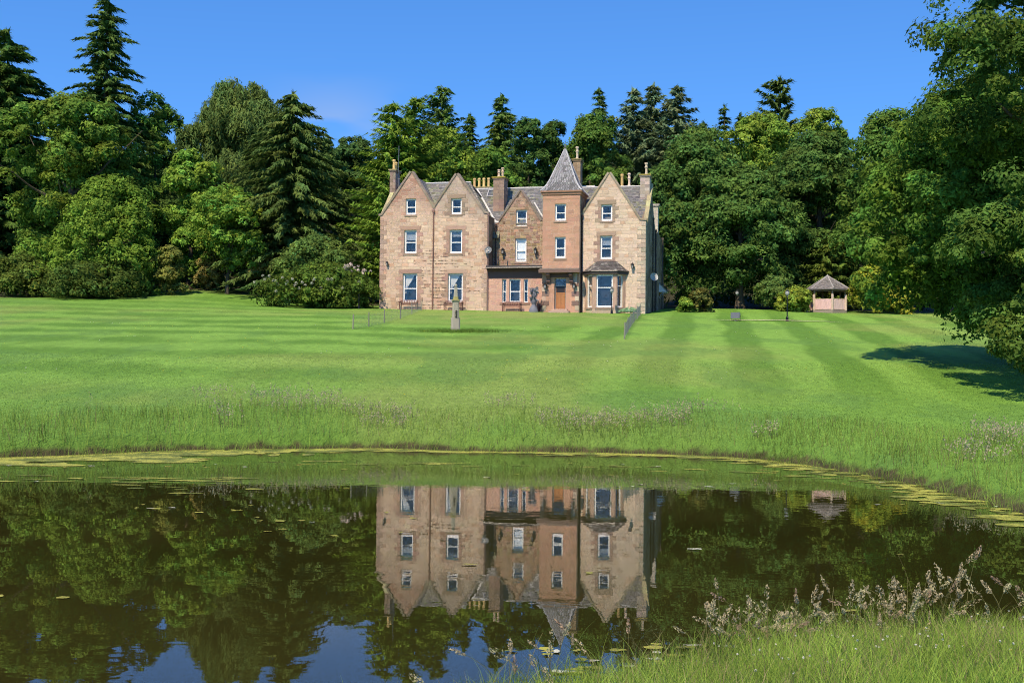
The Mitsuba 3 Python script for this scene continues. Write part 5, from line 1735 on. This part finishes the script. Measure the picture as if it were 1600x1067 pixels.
# daisies and buttercups
n = 900
Y_ = r.uniform(38, 74, n)
X_ = r.uniform(-.46, .46, n) * Y_
pt = meshkit.fbm(np.c_[X_ * .22, Y_ * .22, X_ * 0], 3, 21)
ok = pt > .5
X_, Y_ = X_[ok], Y_[ok]
P = np.c_[X_, Y_, ground(X_, Y_) + .07]
v, f = cards(P, np.c_[r.normal(0, .3, (len(X_), 2)), np.ones(len(X_))], .055, .055, r)
yl = meshkit.noise(np.c_[X_ * .15, Y_ * .15, X_ * 0], 31) > .5
c = np.where(yl[:, None], (.62, .50, .04), (.72, .72, .66))
MB().add(v, f, np.repeat(c, 4, 0)).put('lawn_flowers', 'blade')
lab('lawn_flowers', 'scattered white daisies and yellow buttercups in the lawn', kind='stuff')
# rough tuft round the obelisk foot
n = 1800
P = np.c_[ox + r.normal(.5, 1.3, n), oy - .7 + r.normal(0, .6, n)]
P = np.c_[P, ground(P[:, 0], P[:, 1]) - .02]
hh = np.clip(r.normal(.17, .07, n), .06, .4)
v, f, c = ribbons(P, hh, np.full(n, .03), .4, r, np.array((.15, .25, .045)) * (.6 + .8 * r.random((n, 1))), 2)
MB().add(v, f, c).put('tuft_grass', 'blade')
lab('tuft_grass', 'uncut tufts of grass round the foot of the obelisk', kind='stuff')

# near bank, lower right
n = 48000
q = np.c_[r.uniform(-1.2, 8.0, n * 3), r.uniform(6.6, 11.6, n * 3)]
dist = shapely.distance(shapely.points(q), POND)
q, dist = q[dist > 0.01], dist[dist > 0.01]
q, dist = q[:n], dist[:n]
z = ground(q[:, 0], q[:, 1])
tuft = meshkit.fbm(np.c_[q * 1.3, q[:, :1] * 0], 3, 41)
Hh = (.13 + .14 * tuft) * np.clip(1 + .3 * r.standard_normal(len(q)), .4, 2.0) * (1 + .6 * ss(.5, .1, dist))
base = np.array((.28, .40, .072))[None] * (.55 + .85 * tuft[:, None]) * np.clip(1 + .2 * r.standard_normal((len(q), 1)), .5, 1.6)
dry = r.random(len(q)) < .07 + .22 * (meshkit.fbm(np.c_[q * 2.1, q[:, :1] * 0], 2, 45) > .52)
base[dry] = np.array((.36, .31, .15)) * (.7 + .6 * r.random((dry.sum(), 1)))
v, f, c = ribbons(np.c_[q, z - .02], Hh, np.full(len(q), .0065), .50, r, base, 3, .6)
MB().add(v, f, c).put('foreground_grass', 'blade')
lab('foreground_grass', 'lush green grass on the near bank beside the water', kind='stuff')
# small white clover heads in the near bank
n = 170
q = np.c_[r.uniform(1.5, 7.0, n), r.uniform(7.2, 10.2, n)]
q = q[shapely.distance(shapely.points(q), POND) > .35]
P = np.c_[q, ground(q[:, 0], q[:, 1]) + r.uniform(.12, .24, len(q))]
m = MB()
for j in range(6):
    d = unit(r.standard_normal(P.shape))
    vv, ff = cards(P + d * .006, d, .012, .011, r)
    m.add(vv, ff, np.repeat(np.where(r.random((len(P), 1)) < .9, (.72, .70, .60), (.70, .60, .08)), 4, 0))
m.put('clover_flowers', 'blade')
lab('clover_flowers', 'tiny white clover heads dotted through the near bank grass', kind='stuff')
# tall stems and nodding seed heads at the water's edge
n = 330
q = np.c_[r.uniform(-1.0, 7.5, n * 30), r.uniform(7.8, 12.2, n * 30)]
dist = shapely.distance(shapely.points(q), POND)
ins = shapely.contains(POND, shapely.points(q))
dd = np.where(ins, -shapely.distance(shapely.points(q), POND.exterior), dist)
clus = meshkit.fbm(np.c_[q * 1.1, q[:, :1] * 0], 3, 51)
keep = (dd > -.12) & (dd < .55) & (clus + .10 * ss(1.5, 3.5, q[:, 0]) > .47) & (r.random(len(q)) < .35 + .65 * ss(.5, 2.5, q[:, 0]))
q = q[keep][:n]
z = np.maximum(ground(q[:, 0], q[:, 1]), -.05)
n = len(q)
Hs = np.clip(r.normal(.38, .14, n), .15, .8) * (1 + .18 * ss(2.2, 4.2, q[:, 0]))
az = r.uniform(0, 2 * np.pi, n)
ln_ = np.abs(r.normal(.16, .12, n))
m = MB()
heads = []
for i in range(n):
    t = np.linspace(0, 1, 7)
    d = np.array([math.cos(az[i]), math.sin(az[i]), 0])
    b = np.array([q[i, 0], q[i, 1], z[i] - .03])
    pts = b + np.outer(ln_[i] * t ** 2.2, d) + np.outer(Hs[i] * (t - .10 * t ** 3), [0, 0, 1])
    m.tube(pts, np.linspace(.0030, .0016, 7), 3, vary((.21, .20, .085), r, .2))
    heads.append(pts)
m.put('seed_stems', 'blade')
lab('seed_stems', 'thin straw coloured grass stems at the near water edge', kind='stuff')
m = MB()
for i in range(n):
    if r.random() < .12:
        continue
    pts = heads[i]
    hl = r.uniform(.10, .19)
    ax = pts[-1] - pts[-2]
    ax /= np.linalg.norm(ax)
    k_ = int(r.integers(34, 64))
    t = r.random(k_)
    spread = .024 * np.sin(np.pi * np.clip(t * .85 + .12, 0, 1)) * r.uniform(.6, 1.5)
    side = unit(r.standard_normal((k_, 3)))
    P = pts[-1] - ax * hl * .55 + np.outer(t * hl, ax) + side * spread[:, None] + np.array([0, 0, -.012]) * t[:, None]
    tint = np.array((.52, .44, .27)) if r.random() < .6 else (np.array((.52, .48, .28)) if r.random() < .65 else np.array((.42, .31, .21)))
    vv, ff = cards(P, side + .4 * r.standard_normal((k_, 3)), .023, .011, r, ax + .6 * side)
    m.add(vv, ff, np.repeat(np.clip(tint * (1 + .22 * r.standard_normal((k_, 1))), .03, .8), 4, 0))
m.put('seed_heads', 'blade')
lab('seed_heads', 'feathery pinkish brown seed heads nodding over the near water', kind='stuff')
# long arching blades among them
n = 260
j = r.integers(0, len(q), n)
P = np.c_[q[j] + r.normal(0, .12, (n, 2)), np.maximum(z[j], 0) - .03]
v, f, c = ribbons(P, np.clip(r.normal(.42, .13, n), .15, .8), np.full(n, .009), .75, r, np.array((.14, .21, .05)) * (.6 + .7 * r.random((n, 1))), 5, 1.0)
MB().add(v, f, c).put('arching_blades', 'blade')
lab('arching_blades', 'long arching green blades among the near seed heads', kind='stuff')


# algae: thin irregular mats on the water
def blob(cx, cy, rx, ry_, r, n=14):
    a = np.linspace(0, 2 * np.pi, n, endpoint=False)
    k = 1 + .35 * r.standard_normal(n) * .8
    k = np.clip((k + np.roll(k, 1) + np.roll(k, -1)) / 3, .3, 1.6)
    return Polygon(np.c_[cx + rx * k * np.cos(a), cy + ry_ * k * np.sin(a)]).buffer(0)


r = rng(500)
mats = []
for i in range(360):                                   # the band below the far bank
    x = r.uniform(-13, 8)
    edge = np.interp(x, [-13.18, -11.85, -10.59, -8.79, -7.42, -3.81, -1.85, .03, 1.9, 3.74, 5.52, 7.09, 8.0], [29.79, 30.61, 31.92, 33.15, 33.6, 34.5, 33.89, 33.65, 33.67, 33.43, 32.95, 31.6, 29.5])
    wide = 1.0 + 1.6 * float(ss(-2, -8, x))
    mats.append(blob(x, edge - abs(r.normal(0, .42)) * wide, r.uniform(.12, .6), r.uniform(.06, .26) * wide, r))
for i in range(110):                                   # the right shore
    t = r.random()
    x, y = np.interp(t, [0, .3, .6, 1], [6.5, 8.0, 8.7, 9.1]), np.interp(t, [0, .3, .6, 1], [31.9, 29.2, 25.8, 19.5])
    mats.append(blob(x - abs(r.normal(0, .55)), y - abs(r.normal(0, .5)), r.uniform(.10, .45), r.uniform(.05, .20), r))
for i in range(46):                                    # left drifts
    mats.append(blob(r.uniform(-13, -8.5), r.normal(30.5, .9), r.uniform(.3, 1.2), r.uniform(.12, .42), r))
from shapely.ops import unary_union
for x0, y0, n_ in ((-10.6, 24.6, 9), (-7.0, 24.9, 12), (-6.3, 23.0, 8), (-5.0, 29.3, 7), (-1.2, 29.5, 6), (2.2, 29.0, 5), (5.5, 28.0, 8)):     # drifts out on the pond
    for _ in range(n_):
        mats.append(blob(r.normal(x0, .8), r.normal(y0, .45), r.uniform(.08, .5), r.uniform(.03, .12), r))
U = unary_union(mats).intersection(POND.buffer(.15))
m = MB()
for g in getattr(U, 'geoms', [U]):
    if g.geom_type == 'Polygon' and g.area > .004:
        vv, ff = trimesh.creation.triangulate_polygon(g.simplify(.01), engine='earcut')
        m.add(np.c_[vv, np.full(len(vv), .008)], ff)


def algae_col(p, n, uv):
    t = fbm(p.x * 2.2, p.y * 2.2, 0, 4)
    g = noise(p.x * 26, p.y * 18, 2)
    return mix((.10, .125, .022), (.27, .28, .05), smoothstep(.3, .65, t)) * (.6 + .6 * g)


scene['algae'] = {'type': 'twosided', 'bsdf': {'type': 'principled', 'base_color': proc(algae_col), 'roughness': .7, 'specular': .3}}
m.put('pond_algae', 'algae')
lab('pond_algae', 'yellow green algae scum floating along the pond edges', kind='stuff')
# small floating leaf patches, each a raft of pads
m = MB()
spots = [(-9.5, 24.3, 1.0, 26), (-6.4, 20.0, .8, 18), (-3.9, 18.2, .5, 16), (-1.9, 23.5, 1.2, 10), (1.3, 26.5, 1.2, 12), (4.2, 24.5, .9, 12), (-4.3, 29.0, 1.4, 16), (3.0, 29.4, 1.4, 14), (6.3, 25.0, 1.2, 16), (-11.5, 27.5, 1.4, 30), (-7.0, 28.0, 1.2, 20),
         (-3.0, 17.4, .8, 14), (-3.6, 19.3, 1.0, 16), (1.15, 9.75, .28, 26), (.75, 10.2, .30, 18), (.55, 9.5, .2, 12), (1.9, 10.35, .25, 10), (3.55, 10.85, .28, 26), (4.2, 12.2, .5, 5), (5.0, 16.0, 1.0, 7), (2.6, 13.5, .9, 4), (-5.5, 12, 1.5, 6), (7.6, 21.5, .8, 20), (-2.2, 14.0, 1.2, 4)]
for x0, y0, sc, n in spots:
    sz_p = .045 if y0 < 11.5 else .055
    for i in range((n * 2) // 3 if y0 < 11.5 else n // 3):
        x, y = r.normal(x0, sc), r.normal(y0, sc * .35)
        if not POND.contains(shapely.Point(x, y)):
            continue
        g = blob(x, y, sz_p * r.uniform(.6, 2.0), sz_p * r.uniform(.5, 1.1), r, 10)
        if g.geom_type != 'Polygon':
            continue
        vv, ff = trimesh.creation.triangulate_polygon(g, engine='earcut')
        m.add(np.c_[vv, .006 + .012 * r.random(len(vv))], ff, vary((.22, .225, .045) if r.random() < .75 else (.33, .34, .27), r, .2))
m.put('floating_weed', 'vcol')
lab('floating_weed', 'small yellowish pads of weed floating on the open pond', kind='stuff')
